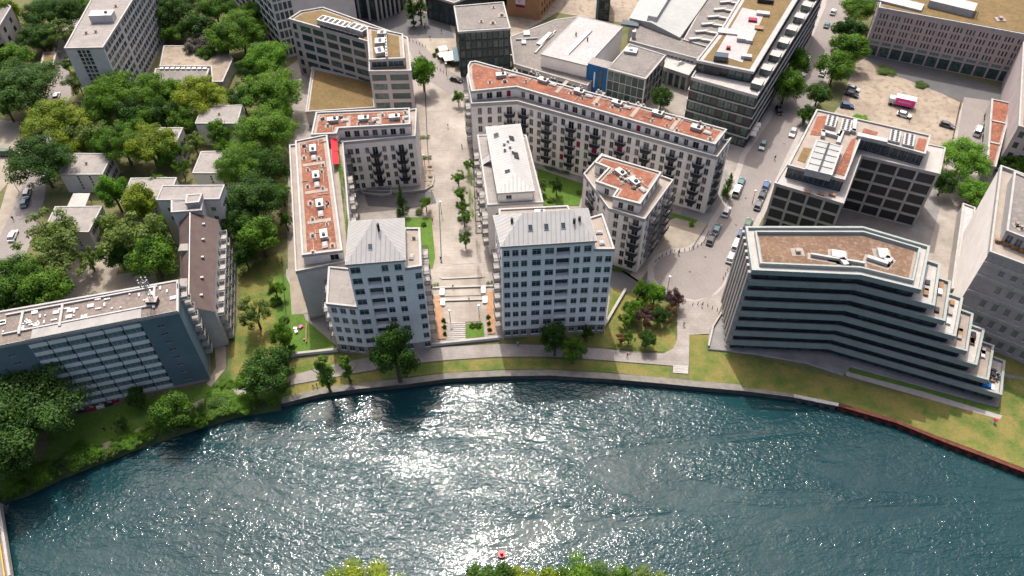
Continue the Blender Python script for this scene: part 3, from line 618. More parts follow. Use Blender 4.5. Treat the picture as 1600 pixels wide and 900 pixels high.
# --- west tower
b, W0 = new('white tower with pyramid shaped zinc roof and a low left wing, left of the promenade', [(542, 412), (631.5, 405), (630, 342.5), (547, 347)], 31, cat='tower', name='residential_tower', group='white towers facing the river')
b.walls(W0, 0, 31, 'plaster_tower', {0: grid(4, TR, 1.3, 1.95, us=[.12, .42, .64, .87], pat=['t', 'L', 't', 't'], wide=[2.1, 3, 1.4, 1.5], skip={(1, 8)}), 1: grid(3, TR[8:], 1.3, 1.8, 't'), 3: grid(3, TR[5:], 1.3, 1.8, 't'), 2: grid(4, TR, 1.3, 1.8, 't')}, plinth=3.1)
apx = lerp(lerp(W0[0], W0[3], .62), lerp(W0[1], W0[2], .62), .5); hip(b, W0, 31.05, [apx, apx], 4.6)
for u, t in ((.38, .35),): on_slope(b, W0[0], W0[1], apx, apx, 31.05, 35.65, u, t, 1.0, 1.4, 'glass_blue')
q = MB(); q.tube((apx.x+1.2, apx.y-2, 33), (apx.x+1.2, apx.y-2, 36.4), .28, .28, 'metal_dark'); b.part('chimney', q)
wW = [W0[1], P(658.4, 417, 28).xy, P(656, 358, 28).xy, W0[2]]
b.walls(wW, 0, 28, 'plaster_tower', {0: grid(2, TR[:8], 1.35, 1.95, us=[.22, .75], pat=['t'])}, name='wing_wall', plinth=3.1); b.roof(wW, 28, surf=None)
c_ = sum(wW, Vector((0, 0)))/4; hatch(b, c_.x, c_.y-3, 28.05, 1.5); vent(b, c_.x, c_.y+3, 28.05); 
b.bal_on(wW, 1, 'box', [3.5, 8.5], [TR[i]-.8 for i in range(1, 8)])
wL = [P(510.5, 476, 17).xy, Vector(W0[0]), lerp(W0[0], W0[3], .9), P(514, 418, 17).xy]
b.walls(wL, 0, 17, 'plaster_tower', {0: grid(3, TR[:5], 1.35, 1.95, us=[.2, .5, .82], pat=['t']), 3: grid(4, TR[:4], 1.3, 1.8, 't')}, name='wing_wall', plinth=3.1); b.roof(wL, 17, surf=None, border='bitumen_light')
b.bal_on(wL, 3, 'box', [3, 9], [TR[i]-.8 for i in range(1, 5)])
b.done()
RES = [.8+3.05*i for i in range(6)]
def respat(L, rows, step=2.5, pat=('d', 'w', 'w'), off=0, red=(), h=2.15):
    n = int((L-1.6)/step); out = []
    for i in range(n):
        u = .8+(L-1.6)*(i+.5)/n; k = pat[(i+off) % len(pat)]
        for j, v in enumerate(rows):
            kk = 'r' if (i, j) in red else k
            out.append((u, v-(.6 if k == 'd' and j else 0), 1.6 if k == 'd' else 1.2, h+(.5 if k == 'd' and j else 0), kk))
    return out
def dcols(L, step=2.5, pat=('d', 'w', 'w'), off=0):
    n = int((L-1.6)/step); return [.8+(L-1.6)*(i+.5)/n for i in range(n) if pat[(i+off) % len(pat)] == 'd']
# --- long bent residential block
low = [(737, 165), (808, 161), (1120, 248), (1142, 218), (1137, 209, 22), (744, 98, 22), (733, 99, 22), (729.5, 108, 22), (729.5, 124, 19.2)]
b, lp = new('longest white apartment block, bent, with red planted roof and a rounded nose at the promenade', low, 19.2)
z1 = 19.2; red = {(7, 3), (9, 3), (12, 4), (24, 2), (5, 1)}
spec = {0: lambda L: respat(L, RES, 2.3, ('w', 'w', 'w', 'd', 'w')), 1: lambda L: respat(L, RES, 2.45, red=red), 2: lambda L: respat(L, RES, 2.6), 8: lambda L: respat(L, RES, 2.4), 7: lambda L: respat(L, RES, 2.4)}
b.walls(lp, 0, z1, 'plaster', spec); b.roof(lp, z1, surf=None, border='gravel', ph=.8, pw=.25)
L1 = (lp[2]-lp[1]).length; zz = [r-.62 for r in RES[1:]]
b.bal_on(lp, 1, 'bow', dcols(L1, 2.45), zz); b.bal_on(lp, 0, 'bow', dcols((lp[1]-lp[0]).length, 2.3, ('w', 'w', 'w', 'd', 'w')), zz); b.bal_on(lp, 2, 'bow', dcols((lp[3]-lp[2]).length, 2.6), zz); b.bal_on(lp, 8, 'box', [3, 8], zz)
up = XY([(737, 144), (806.7, 137), (1117, 227), (1135, 204), (743, 97), (735, 98), (731.5, 104), (732, 122)], 22.2)
upw = inset(up, .1)
b.walls(upw, z1, 22.2, 'plaster', {0: lambda L: respat(L, [.15], 2.4, ('d', 'd', 'd', 'r'), h=2.1), 1: lambda L: respat(L, [.15], 2.6, ('w', 'd', 'g', 'w', 'd'), h=2.1, red={(27, 0), (13, 0)}), 2: lambda L: respat(L, [.15], 2.2, h=2.1)}, name='top_floor_wall')
b.roof(up, 22.2, surf='sedum_red', bw=.8)
kit(b, lerp(up[0], up[7], .6)+Vector((2, 3)), lerp(up[1], up[4], .5) if False else (up[1]+Vector((2.5, 6.5))), 9, 22.3, 1, 3)
kit(b, up[1]+Vector((3, 6)), lerp(up[2], up[3], .5)+Vector((-1, .5)), 8.5, 22.3, 5, 4)
b.done()
# --- north-south block with zinc roof
md = [(762, 321), (848.5, 316.5), (822, 212), (746, 212)]
b, mp = new('narrow white block with long grey zinc roof beside the promenade, behind the right tower', md, 17.5)
b.walls(mp, 0, 17.5, 'plaster', {0: grid(4, [.8+3.05*i for i in range(5)], 1.2, 1.7, 'w'), 3: lambda L: respat(L, RES[:5], 2.6), 1: lambda L: respat(L, RES[:5], 2.6)}); b.roof(mp, 17.5, surf=None, border='bitumen_light', ph=.3)
b.bal_on(mp, 3, 'box', dcols((mp[0]-mp[3]).length, 2.6), [r-.62 for r in RES[1:5]]); b.bal_on(mp, 1, 'box', dcols((mp[2]-mp[1]).length, 2.6), [r-.62 for r in RES[1:5]])
mu = XY([(778.8, 300.8), (832.8, 297.4), (811.4, 195), (760.8, 199.5)], 20.8)
b.walls(mu, 17.5, 20.8, 'plaster', {0: grid(2, [.9], 1.4, 1.3, us=[.3, .7], pat=['w', '.']), 3: grid(8, [.4], 1.4, 1.9, 'w'), 1: grid(8, [.4], 1.4, 1.9, 'w')}, name='top_floor_wall')
m_r = [lerp(mu[0], mu[1], .5)+Vector((-.2, 5)), lerp(mu[3], mu[2], .5)+Vector((0, -3))]
hipp = [mu[0], mu[1], mu[2], mu[3]]
q = MB(); e = inset(mu, -.3); Ez = [(*p_, 20.85) for p_ in e]; g = [(*m_r[0], 22.6), (*m_r[1], 22.6)]
q.face([Ez[0], Ez[1], g[0]], 'zinc'); q.face([Ez[1], Ez[2], g[1], g[0]], 'zinc_cross'); q.face([Ez[2], Ez[3], g[1]], 'zinc'); q.face([Ez[3], Ez[0], g[0], g[1]], 'zinc_cross'); q.ring(inset(mu, -.4), inset(mu, .1), 20.4, 20.9, 'parapet'); b.part('roof', q)
dm = (m_r[1]-m_r[0])
for t, s_, n_ in ((.05, -1.6, 2), (.35, 1.6, 4), (.75, 1.6, 3), (.85, -2.2, 2)):
    for k in range(n_):
        p_ = m_r[0]+dm*(t+k*.035)+Vector((s_, 0)); q = MB(); q.box((0, 0, .1), (1.3, .45, .14), 'metal_dark'); o = q.build('skylight', b.root); o.location = (p_.x-b.root.location.x, p_.y-b.root.location.y, 22.05); o.rotation_euler = (0, .3 if s_ > 0 else -.3, .1)
for t, s_ in ((.5, -1), (.55, .5), (.62, -.8), (.45, .9), (.68, .3)):
    p_ = m_r[0]+dm*t+Vector((s_, 0)); q = MB(); q.box((p_.x, p_.y, 22.5), (.6, .6, 1.3), 'metal_grey'); b.part('roof_vent', q)
q = MB(); tl = lerp(mp[3], mp[0], .42); q.face([(tl.x+.3, tl.y-1, 17.7), (tl.x+4, tl.y-1.2, 20.7), (tl.x+4, tl.y+1.8, 20.7)], 'zinc'); q.face([(tl.x+.3, tl.y-1, 17.7), (tl.x+.3, tl.y+1.4, 17.7), (tl.x+4, tl.y+1.8, 20.7)], 'zinc'); b.part('roof_ramp', q)
b.done()
b, cp = new('low white link with roof terrace between the right tower and the zinc roofed block', [Vector((-2.5, 132.8)), Vector((17.5, 133.6)), Vector((14, 149)), Vector((-3, 148))], 18)
b.walls(cp, 0, 18, 'plaster', {3: grid(3, RES[:5], 1.2, 1.8, 'w'), 1: grid(4, RES[:5], 1.2, 1.8, 'w')}); b.roof(cp, 18, surf=None, border='gravel')
for x, y in ((6, 142), (10.5, 141), (7, 146)): housing(b, x, y, 18.1, 0, 2.4, 1.8, .9, 'metal_white')
b.done()
# --- cube block
cb = [(912, 274), (951, 328), (1007, 345), (1051, 284), (940, 243)]
b, cpo = new('compact white apartment cube with L-shaped red roof, between the right tower and the street', cb, 18.2)
b.walls(cpo, 0, 18.2, 'plaster', {0: lambda L: respat(L, RES, 2.8, ('w', 'd', 'w')), 1: lambda L: respat(L, RES, 2.1, ('w', 'w', 'd', 'w')), 2: lambda L: respat(L, RES, 2.4, ('w', 'd', 'd'))})
b.roof(cpo, 18.2, surf=None, border='gravel', ph=.7, pw=.25)
zz = [r-.62 for r in RES[1:]]; b.bal_on(cpo, 0, 'bow', dcols((cpo[1]-cpo[0]).length, 2.8, ('w', 'd', 'w')), zz); b.bal_on(cpo, 1, 'bow', dcols((cpo[2]-cpo[1]).length, 2.1, ('w', 'w', 'd', 'w')), zz); b.bal_on(cpo, 2, 'box', dcols((cpo[3]-cpo[2]).length, 2.4, ('w', 'd', 'd')), zz)
cu = XY([(929, 255), (951, 264), (931, 285), (965, 297), (957, 309), (1000, 320), (1033, 271), (940, 244)], 21.3)
b.walls(inset(cu, .1), 18.2, 21.3, 'plaster', {i: (lambda L: respat(L, [.15], 2.4, ('w', 'd'), h=2.1)) for i in (0, 2, 4, 5, 1)}, name='top_floor_wall'); b.roof(cu, 21.3, bw=.7)
a_, c_ = P(962, 265, 21.3).xy, P(1000, 295, 21.3).xy; kit(b, a_, c_, 6, 21.4, 2, 8); b.done()
# --- red roofed west bar
wb = [(463, 426), (551, 408), (536, 222), (453, 229)]
b, wp = new('long narrow white apartment bar with red planted roof and red awning, left of the courtyard', wb, 17)
b.walls(wp, 0, 17, 'plaster_grey', {3: lambda L: respat(L, RES[:5], 2.8), 1: lambda L: respat(L, RES[:5], 2.8), 0: lambda L: [(L*.9, 13.6, 1, 2, 'w')]}, plinth=1.0); b.roof(wp, 17, surf=None, border='gravel', ph=.6, pw=.25)
b.bal_on(wp, 1, 'box', dcols((wp[2]-wp[1]).length, 2.8), [r-.62 for r in RES[1:5]])
wu = XY([(472.6, 400), (535, 392.6), (511, 212), (462, 222)], 20)
b.walls(inset(wu, .1), 17, 20, 'plaster', {0: lambda L: [(L*.78, .3, 2.0, 1.9, 'w')], 1: grid(14, [.15], 1.8, 2.1, 'd'), 3: grid(12, [.15], 1.6, 2.1, 'd')}, name='top_floor_wall'); b.roof(wu, 20, bw=.8)
kit(b, lerp(wu[3], wu[2], .5), lerp(wu[0], wu[1], .5), 7, 20.1, 4, 5)
q = MB()
for k in range(2):
    a = P(516.5+k*1.7, 217+k*20, 19.4); c = P(518+k*1.7, 236+k*20, 19.4); e1 = P(526.5+k*1.5, 217+k*20, 18.6); f1 = P(528+k*1.7, 236+k*20, 18.6); q.face([a, c, f1, e1], 'awning_red')
aw = b.part('awning', q); aw['label'] = 'bright red fabric awning'
b.done()
# --- courtyard bar
nb = [(534.4, 224.4), (649, 214.4), (651, 172), (497, 178, 20.2)]
b, np_ = new('white apartment bar with red planted roof closing the north side of the courtyard', nb, 17)
b.walls(np_, 0, 17, 'plaster', {0: grid(8, RES[:5], 1.1, 1.95, us=[.09, .185, .32, .43, .555, .67, .79, .92], pat=['w', 'w', 'w', 'd', 'w', 'w', 'd', 'w'], wide=[1.6, 1.1, 1.1, 1.5, 1.1, 1.1, 1.5, 1.1]), 1: grid(4, RES[:5], 1.2, 1.9, 'w')}); b.roof(np_, 17, surf=None, border='gravel', ph=.6, pw=.25)
Ln = (np_[1]-np_[0]).length; b.bal_on(np_, 0, 'bow', [Ln*.43, Ln*.79], [r-.62 for r in RES[1:5]])
nu = XY([(529, 201.5), (641, 195.5), (640, 170.5), (494.4, 177), (487, 212), (526, 210)], 20.2)
b.walls(inset(nu, .1), 17, 20.2, 'plaster', {0: grid(7, [.15], 1.5, 2.1, pat=['d', 'w', 'd', 'w', 'd', 'w', 'd']), 1: grid(2, [.4], 1.2, 1.7, 'w')}, name='top_floor_wall'); b.roof(nu, 20.2, bw=.8)
kit(b, lerp(nu[3], nu[4], .5)+Vector((1, 0)), lerp(nu[1], nu[2], .5), 6, 20.3, 3, 6); b.done()
# --- framed office
fp = [(1210.6, 287), (1317.5, 319), (1345, 243.8), (1467.8, 272.7), (1476.5, 232), (1275.6, 173, 22)]
b, fq = new('dark office block wrapped in a pale grid frame, between the street and the car park', fp, 18.4, name='office_building', cat='office building')
def bays(n, rows, h, k, gap=.55, edge=.3):
    return lambda L: [(edge+(L-2*edge)*(i+.5)/n, v, (L-2*edge)/n-gap, h, k) for i in range(n) for v in rows]
FR = [.3+3.6*i for i in range(5)]
b.walls(fq, 0, 18.4, 'parapet', {0: bays(4, FR, 3.0, 'l'), 1: bays(4, FR, 3.0, 'l'), 2: bays(4, FR, 3.0, 'l'), 3: bays(3, FR, 3.0, 'l'), 5: bays(6, FR, 3.0, 'g')}); b.roof(fq, 18.4, surf=None, border='concrete_light', ph=.35, pw=.25)
fu = XY([(1230.8, 259.7), (1319, 282.8), (1345, 215), (1444.7, 242.4), (1453, 213.5), (1275.6, 173)], 22)
b.walls(inset(fu, .1), 18.4, 22, 'cladding_dark', {0: bays(5, [.3], 2.8, 'b', .3), 2: bays(7, [.3], 2.8, 'b', .3), 1: bays(5, [.3], 2.8, 'b', .3)}, name='top_floor_wall'); b.roof(fu, 22, surf=None, border='gravel', ph=.5)
for pts in ([(1277, 182), (1292, 180), (1284, 212), (1266, 210)], [(1330, 218), (1338, 214), (1322, 275), (1304, 270)], [(1350, 200), (1372, 206), (1369, 212), (1347, 206)], [(1436, 215), (1448, 218), (1444, 236), (1430, 232)], [(1246, 250), (1256, 230), (1268, 232), (1258, 254)]):
    q = MB(); q.prism(ccw(XY(pts, 22.2)), 22.06, 22.16, 'sedum_red' if pts[0][0] != 1246 else 'sedum_ochre'); b.part('roof_planting', q)
hp = ccw(XY([(1259, 263), (1300, 273), (1316, 228), (1276, 218)], 24.2)); q = MB(); q.prism(hp, 22.05, 24, 'metal_white', top='metal_roof'); q.ring(inset(hp, -.1), inset(hp, .3), 23.9, 24.15, 'metal_white')
for k in range(1, 5):
    a, c = lerp(hp[0], hp[3], k/5), lerp(hp[1], hp[2], k/5); m2 = (a+c)/2; q.box((m2.x, m2.y, 24.06), ((c-a).length, .12, .12), 'metal_dark', math.atan2((c-a).y, (c-a).x))
a, c = lerp(hp[0], hp[1], .5), lerp(hp[3], hp[2], .5); m2 = (a+c)/2; q.box((m2.x, m2.y, 24.1), ((c-a).length, .5, .16), 'metal_dark', math.atan2((c-a).y, (c-a).x)); b.part('plant_room', q)
fd = (hp[1]-hp[0]).normalized(); fr_ = math.atan2(fd.y, fd.x)
for x, y in ((1299, 190), (1322, 196), (1398, 213), (1420, 219)):   # fan units in pairs of rows
    c_ = P(x, y, 22.9); q = MB(); q.box((c_.x, c_.y, 22.6), (2.7, 5.2, 1.1), 'metal_white', fr_)
    for i in range(2):
        for j in range(6):
            ox, oy = (i-.5)*1.25, (j-2.5)*.85; X_ = c_.x+ox*math.cos(fr_)-oy*math.sin(fr_); Y_ = c_.y+ox*math.sin(fr_)+oy*math.cos(fr_); q.tube((X_, Y_, 23.15), (X_, Y_, 23.22), .36, .36, 'metal_dark', 8)
    b.part('fan_unit', q)
for pl in ([(1286, 212), (1286, 205), (1310, 212), (1316, 200), (1336, 204)], [(1310, 222), (1316, 206)], [(1336, 188), (1334, 205)]):
    for a, c in zip(pl[:-1], pl[1:]):
        a, c = P(*a, 22.8), P(*c, 22.8); m2 = (a+c)/2; q = MB(); q.box((m2.x, m2.y, 22.6), ((c-a).length+.6, 1.0, .9), 'metal_white', math.atan2((c-a).y, (c-a).x)); b.part('duct', q)
c_ = P(1362, 213, 23); q = MB(); q.box((c_.x, c_.y-.5, 22.6), (7.5, 1.6, 1.1), 'metal_grey', fr_+.02); b.part('duct', q)
for x, y in ((1262, 302), (1282, 305), (1300, 306)): c_ = P(x, y-1, 18.6); q = MB(); q.box((c_.x, c_.y, 18.8), (1.6, .9, .5), 'wood', fr_); b.part('terrace_bench', q)
b.done()
# --- terraced glass building
Wf, Bf = Vector((51.1, 117.6)), Vector((73.6, 115.9)); Es = [(84.7, 111.5), (88.2, 110.2), (91.2, 108.8), (94.2, 107.3), (97.5, 105.9), (100.5, 104.7), (103.8, 103.1), (107.5, 101.5)]
Eb = [(91.1, 124.2), (93.9, 122), (96.7, 119.9), (100, 118), (103, 116.2), (106.2, 114.4), (109, 112.4), (112.2, 110.6)]; Nw, Nb = Vector((52.5, 131)), Vector((78.5, 130.6))
b = Bld('terraced_building', 'large bent office of stacked glass and grey bands, stepping down in terraces to the right', (76, 118), 'office building')
Zt = [27, 23.65, 20.3, 16.95, 13.6, 10.25, 6.9, 3.55]
for k in range(8):
    z = Zt[k]; zb = Zt[k+1] if k < 7 else 0; E_, B_ = Vector(Es[k]), Vector(Eb[k])
    sh = k*.12; pl = [Wf+Vector((-sh*.4, -sh*.5)), Bf+Vector((0, -sh*.4)), E_+Vector((0, -.2)), B_, Nb, Nw+Vector((-sh*.4, 0))] if k else [Wf, Bf, E_, B_, Nb, Nw]
    zb2 = zb+.45 if k < 7 else 0
    ins = inset(pl, .75)
    b.walls(ins, zb2, z-.5, 'cladding_dark', {i: (lambda L, H=z-.5-zb2: [(.6+(L-1.2)*(j+.5)/max(1, int(L/2.6)), .1, (L-1.2)/max(1, int(L/2.6))-.12, H-.25, 'T') for j in range(max(1, int(L/2.6)))]) for i in (0, 1, 2, 5)}, name='glass_wall')
    q = MB(); q.prism(pl, z-.5, z-.1, 'concrete', top='concrete_light' if k == 0 else ('concrete' if k % 2 else 'gravel')); q.face([(*p_, z-.5) for p_ in reversed(pl)], 'concrete')
    q.ring(inset(pl, -.12), inset(pl, .4), z-.8, z+.6, 'parapet_green'); b.part('parapet', q)
tp = [Wf, Bf, Vector(Es[0]), Vector(Eb[0]), Nb, Nw]; t2 = inset(tp, 1.7); q = MB(); q.ring(t2, inset(t2, .4), 26.9, 27.9, 'parapet_green'); b.part('upper_parapet', q)
q = MB(); q.face([(*p_, 26.96) for p_ in inset(t2, .4)], 'gravel'); b.part('roof', q); q = MB(); q.prism(inset(t2, 1.0), 26.96, 27.1, 'sedum_brown'); b.part('roof_planting', q)
for x0, y0, x1, y1, wd in ((1268, 398, 1350, 412, .5), (1300, 397, 1320, 400, 2.4), (1356, 402, 1386, 412, 1.0), (1378, 390, 1382, 404, 2.2), (1384, 404, 1392, 408, 1.6), (1315, 405, 1322, 414, 1.2)):
    a, c = P(x0, y0, 27.6), P(x1, y1, 27.6); m2 = (a+c)/2; q = MB(); q.box((m2.x, m2.y, 27.05), ((c-a).length+1.4, wd+1.6, .16), 'gravel', math.atan2((c-a).y, (c-a).x)); q.box((m2.x, m2.y, 27.65), ((c-a).length+.3, wd, .7), 'metal_white', math.atan2((c-a).y, (c-a).x)); b.part('duct', q)
c_ = P(1246, 394, 27.1); vent(b, c_.x, c_.y, 27.1, 0, 1.6)
for k in range(1, 8):
    z = Zt[k]; rgt = random.Random(k); q = MB()
    for (p0, p1) in ((Wf, Bf), (Bf, Vector(Es[k]))):
        L_ = (p1-p0).length; d_ = (p1-p0)/L_
        for i in range(int(L_/1.3)): t_ = p0+d_*(i+.5)*1.3; q.box((t_.x+d_.y*.14, t_.y-d_.x*.14, z-.05), (.06, .08, 1.2), 'metal_grey', math.atan2(d_.y, d_.x))
    b.part('railing_posts', q)
    mid_ = (Vector(Es[k])+Vector(Eb[k])+Vector(Es[k-1])+Vector(Eb[k-1]))/4
    for i in range(3):
        t_ = mid_+(Vector(Eb[k])-Vector(Es[k])).normalized()*rgt.uniform(-4.5, 4.5); q = MB(); q.box((t_.x, t_.y, z+.2), (.9, rgt.uniform(.8, 2.2), .55), rgt.choice(('wood', 'metal_dark', 'cloth_light', 'plinth')), -.4); b.part('terrace_furniture', q)
# slanting fins on the west end
for k in range(7):
    a = lerp(Wf, Nw, .02+k*.155)
    for s_ in (0,):
        q = MB(); y = a.y+s_; q.face([(a.x-.6, y, 26.4), (a.x+.1, y, 26.4), (a.x+.1, y-.6, 3.2), (a.x-1.2, y-.6, 3.2)], 'concrete_light'); q.face([(a.x-.6, y+.75, 26.4), (a.x-.6, y, 26.4), (a.x-1.2, y-.6, 3.2), (a.x-1.2, y+.15, 3.2)], 'concrete_light')
        q.face([(a.x+.1, y+.75, 26.4), (a.x-.6, y+.75, 26.4), (a.x-1.2, y+.15, 3.2), (a.x+.1, y+.15, 3.2)], 'concrete_light'); q.face([(a.x-.6, y, 26.4), (a.x-.6, y+.75, 26.4), (a.x+.1, y+.75, 26.4), (a.x+.1, y, 26.4)], 'concrete_light'); b.part('fin', q)
# base terrace
bt = XY([(1106, 545), (1180, 552), (1260, 566), (1318, 585), (1330, 572), (1560, 635), (1570, 600), (1400, 540), (1160, 500), (1132, 478), (1126, 496), (1108, 515)], .6); q = MB(); q.prism(bt, 0, .6, 'concrete', top='grey_paving'); b.part('base_terrace', q)
b.done()
sheet('footpath', [(1318, 578), (1322, 588), (1562, 656), (1566, 650), (1440, 612)], .1, 'kerb')
sheet('planting_strip', [(1330, 576), (1440, 606), (1560, 640), (1562, 648), (1440, 612), (1325, 582)], .12, 'grass')
# --- white building at the right edge
wr = [(1544.4, 397), (1720, 462), (1745, 330), (1561.7, 262.6)]
b, wq = new('pale building with a blank white side wall at the right edge, behind the terraced office', wr, 26, name='office_building', cat='office building')
b.walls(wq, 0, 26, 'plaster', {0: lambda L: [(3+(L-4)*(i+.5)/7+(1.2 if j % 2 else 0), 1.2+5.0*j, (L-4)/7-1.4, 2.3, 'v') for i in range(7) for j in range(5)]}, mats={0: 'pink_wall'})  # front wall in a darker tone than the side: its shade put into the colour
q = MB(); d_ = (wq[1]-wq[0]).normalized(); Lw = (wq[1]-wq[0]).length; m2 = (wq[0]+wq[1])/2+Vector((d_.y, -d_.x))*.12
for z_ in (4.6, 9.6, 14.6, 19.6, 23.6): q.box((m2.x, m2.y, z_), (Lw-.3, .5, .9), 'concrete', math.atan2(d_.y, d_.x))
b.part('floor_band', q); q = MB()
for k in range(14): p_ = lerp(wq[0], wq[1], (k+.6)/14)+Vector((d_.y, -d_.x))*.3; q.box((p_.x, p_.y, 25.0), (.12, .12, 1.6), 'metal_grey')
b.part('railing', q); b.roof(wq, 26, surf=None, border='gravel', ph=.9)
wu2 = XY([(1572, 362), (1700, 412), (1720, 330), (1584, 270)], 29.5); b.walls(wu2, 26, 29.5, 'metal_grey', {0: bays(8, [.3], 2.6, 'b', .6)}, name='top_floor_wall'); b.roof(wu2, 29.5, surf=None, border='bitumen')
for x, y in ((1588, 352), (1595, 357)): c_ = P(x, y, 29.6); vent(b, c_.x, c_.y, 29.6)
for i in range(5): c_ = P(1560+i*12, 378+i*5, 26.2); q = MB(); q.box((c_.x, c_.y, 26.5), (1.4, .8, .8), 'wood', -.3); b.part('terrace_bench', q)
b.done()
b, lq = new('low grey louvred annex against the white side wall', [(1486, 452), (1511, 452), (1523, 326), (1504, 319)], 4.2, name='annex', cat='building'); b.walls(lq, 0, 4.2, 'concrete_light'); b.roof(lq, 4.2, surf='metal_grey', border='concrete_light', bw=.4); b.done()
b, sq = new('tall narrow pink rendered building at the right edge, above the red roofed low row', [(1591, 198), (1700, 226), (1700, 60), (1601, 20)], 15, name='office_building', cat='office building')
b.walls(sq, 0, 15, 'pink_wall', {0: bays(6, [1, 4.6, 8.2, 11.8], 2, 'g', 1.5)}); b.roof(sq, 15, surf='sedum_brown', border='gravel'); b.done()
b, sq = new('low row with three red planted roof squares beside the pink wall', [(1541, 259), (1555, 262), (1581, 163), (1549, 156)], 6.5, name='annex', cat='building')
b.walls(sq, 0, 6.5, 'concrete_light', {3: bays(6, [1], 1.6, 'g', 1.5)}); b.roof(sq, 6.5, surf='sedum_red', border='gravel', bw=.3)
for t in (.33, .66):
    a, c = lerp(sq[0], sq[3], t), lerp(sq[1], sq[2], t); m2 = (a+c)/2; q = MB(); q.box((m2.x, m2.y, 6.75), ((c-a).length-.5, .6, .4), 'parapet', math.atan2((c-a).y, (c-a).x)); b.part('cross_wall', q)
b.done()
# --- office with rows of slit windows, upper right
of = [(1373, 13), (1616, 58), (1640, -70), (1400, -100)]
b, oq = new('wide rose stone office with slit windows in threes over an arcade, above the car park', of, 17, name='office_building', cat='office building')
def slits(L):
    out = []; n = 12; g = (L-1.0)/n
    for i in range(n):
        u = .5+g*(i+.5)
        for v in (6.3, 8.8, 11.3, 13.8):
            for s_ in (-1, 0, 1): out.append((u+s_*g*.27, v, g*.13, 1.7, 'k'))
        out.append((u, 4.4, g*.8, 1.2, 'p')); out.append((u, .2, g-.6, 3.7, 'g'))
    return out
b.walls(oq, 0, 17, 'stone_pink', {0: slits, 3: grid(14, [6.3, 8.8, 11.3, 13.8], 1, 1.7, 'k'), 1: grid(10, [6.3, 8.8, 11.3, 13.8], 1, 1.7, 'k')}); b.roof(oq, 17, surf='sedum_ochre', border='bitumen')
a, c = P(1458, 8, 18), P(1528, 25, 18); m2 = (a+c)/2; an = math.atan2((c-a).y, (c-a).x); q = MB(); q.box((m2.x, m2.y+3, 18.3), ((c-a).length, 6, 2.4), 'metal_white', an)
for i in range(22): t = lerp(a, c, (i+.5)/22); q.box((t.x, t.y-.1, 18.3), (.12, .3, 2.2), 'metal_dark', an)
b.part('plant_room', q)
q = MB(); c_ = P(1400, 4, 17.2); q.box((c_.x, c_.y, 17.5), (17, 5, .7), 'metal_grey', an); b.part('louvre_deck', q); c_ = P(1563, 30, 17.3); vent(b, c_.x, c_.y, 17.3, 0, 1.8); b.done()
# --- dark glass office, stepped, along the street
dk = [(1080, 123), (1182.7, 152), (1290, -20), (1190, -60), (1122, 55)]
b, dq = new('dark glass office with planted roof terrace, stepping down beside the tree lined street', dk, 18, name='office_building', cat='office building')
def patch_(L, rows, h=3.0, seed=1):
    rg = random.Random(seed); n = max(2, int(L/2.2)); return [(.3+(L-.6)*(i+.5)/n, v, (L-.6)/n-.15, h, rg.choice('ggsgk')) for i in range(n) for v in rows]
b.walls(dq, 0, 18, 'cladding_dark', {0: lambda L: patch_(L, [.4, 4.1, 7.7, 11.2, 14.7], 2.9), 1: lambda L: patch_(L, [.4, 4.1, 7.7, 11.2, 14.7], 2.9, 3), 4: lambda L: patch_(L, [7.7, 11.2, 14.7], 2.6, 4)})
b.roof(dq, 18, surf=None, border='concrete', ph=.6, pw=.3)
q = MB()
for z in (3.7, 7.3, 10.9, 14.4): q.ring(inset(dq, -.35), inset(dq, .05), z-.2, z+.12, 'parapet')
b.part('floor_band', q)
du = XY([(1088, 96), (1177, 114), (1258, -20), (1180, -40), (1128, 45)], 21.6)
b.walls(inset(du, .15), 18, 21.6, 'cladding_dark', {0: lambda L: patch_(L, [.3], 2.9, 5), 1: lambda L: patch_(L, [.3], 2.9, 6)}, name='top_floor_wall'); b.roof(du, 21.6, surf='sedum_ochre', border='parapet', bw=1.2)
tp_ = XY([(1118, 84), (1160, 98), (1195, 20), (1160, 12)], 21.8); q = MB(); q.prism(tp_, 21.6, 21.85, 'membrane'); b.part('terrace_deck', q)
for i, (x, y, w_, d_, h_, m_) in enumerate(((1126, 92, 4, 2.5, 1.6, 'glass_blue'), (1166, 90, 3, 1.6, 1, 'metal_white'), (1158, 60, 2.5, 4, 1.2, 'metal_grey'), (1170, 62, 2, 4, 1, 'metal_white'), (1140, 50, 7, 3, .5, 'pink_wall'), (1186, 44, 2.6, 2, .5, 'wood'), (1192, 22, 4, 2, .8, 'metal_white'), (1196, 0, 5, 4, 1.2, 'metal_dark'), (1176, 32, 2.6, 1.8, .7, 'crimson'), (1138, 76, 1.2, 1, .8, 'crimson'))):
    c_ = P(x, y, 22); q = MB(); q.box((c_.x, c_.y, 21.85+h_/2), (w_, d_, h_), m_, -.25); b.part('terrace_furniture' if m_ in ('wood', 'crimson') else 'roof_unit', q)
for k in range(9):
    t_ = .06+k*.115; p_ = lerp(dq[1], dq[2], t_); d_ = (dq[2]-dq[1]).normalized(); q = MB(); q.box((p_.x-d_.y*1.6, p_.y+d_.x*1.6, 19.1), (3.2, 3.0, 2.2), 'glass_green', math.atan2(d_.y, d_.x), top='stone'); b.part('bay', q)
b.done()
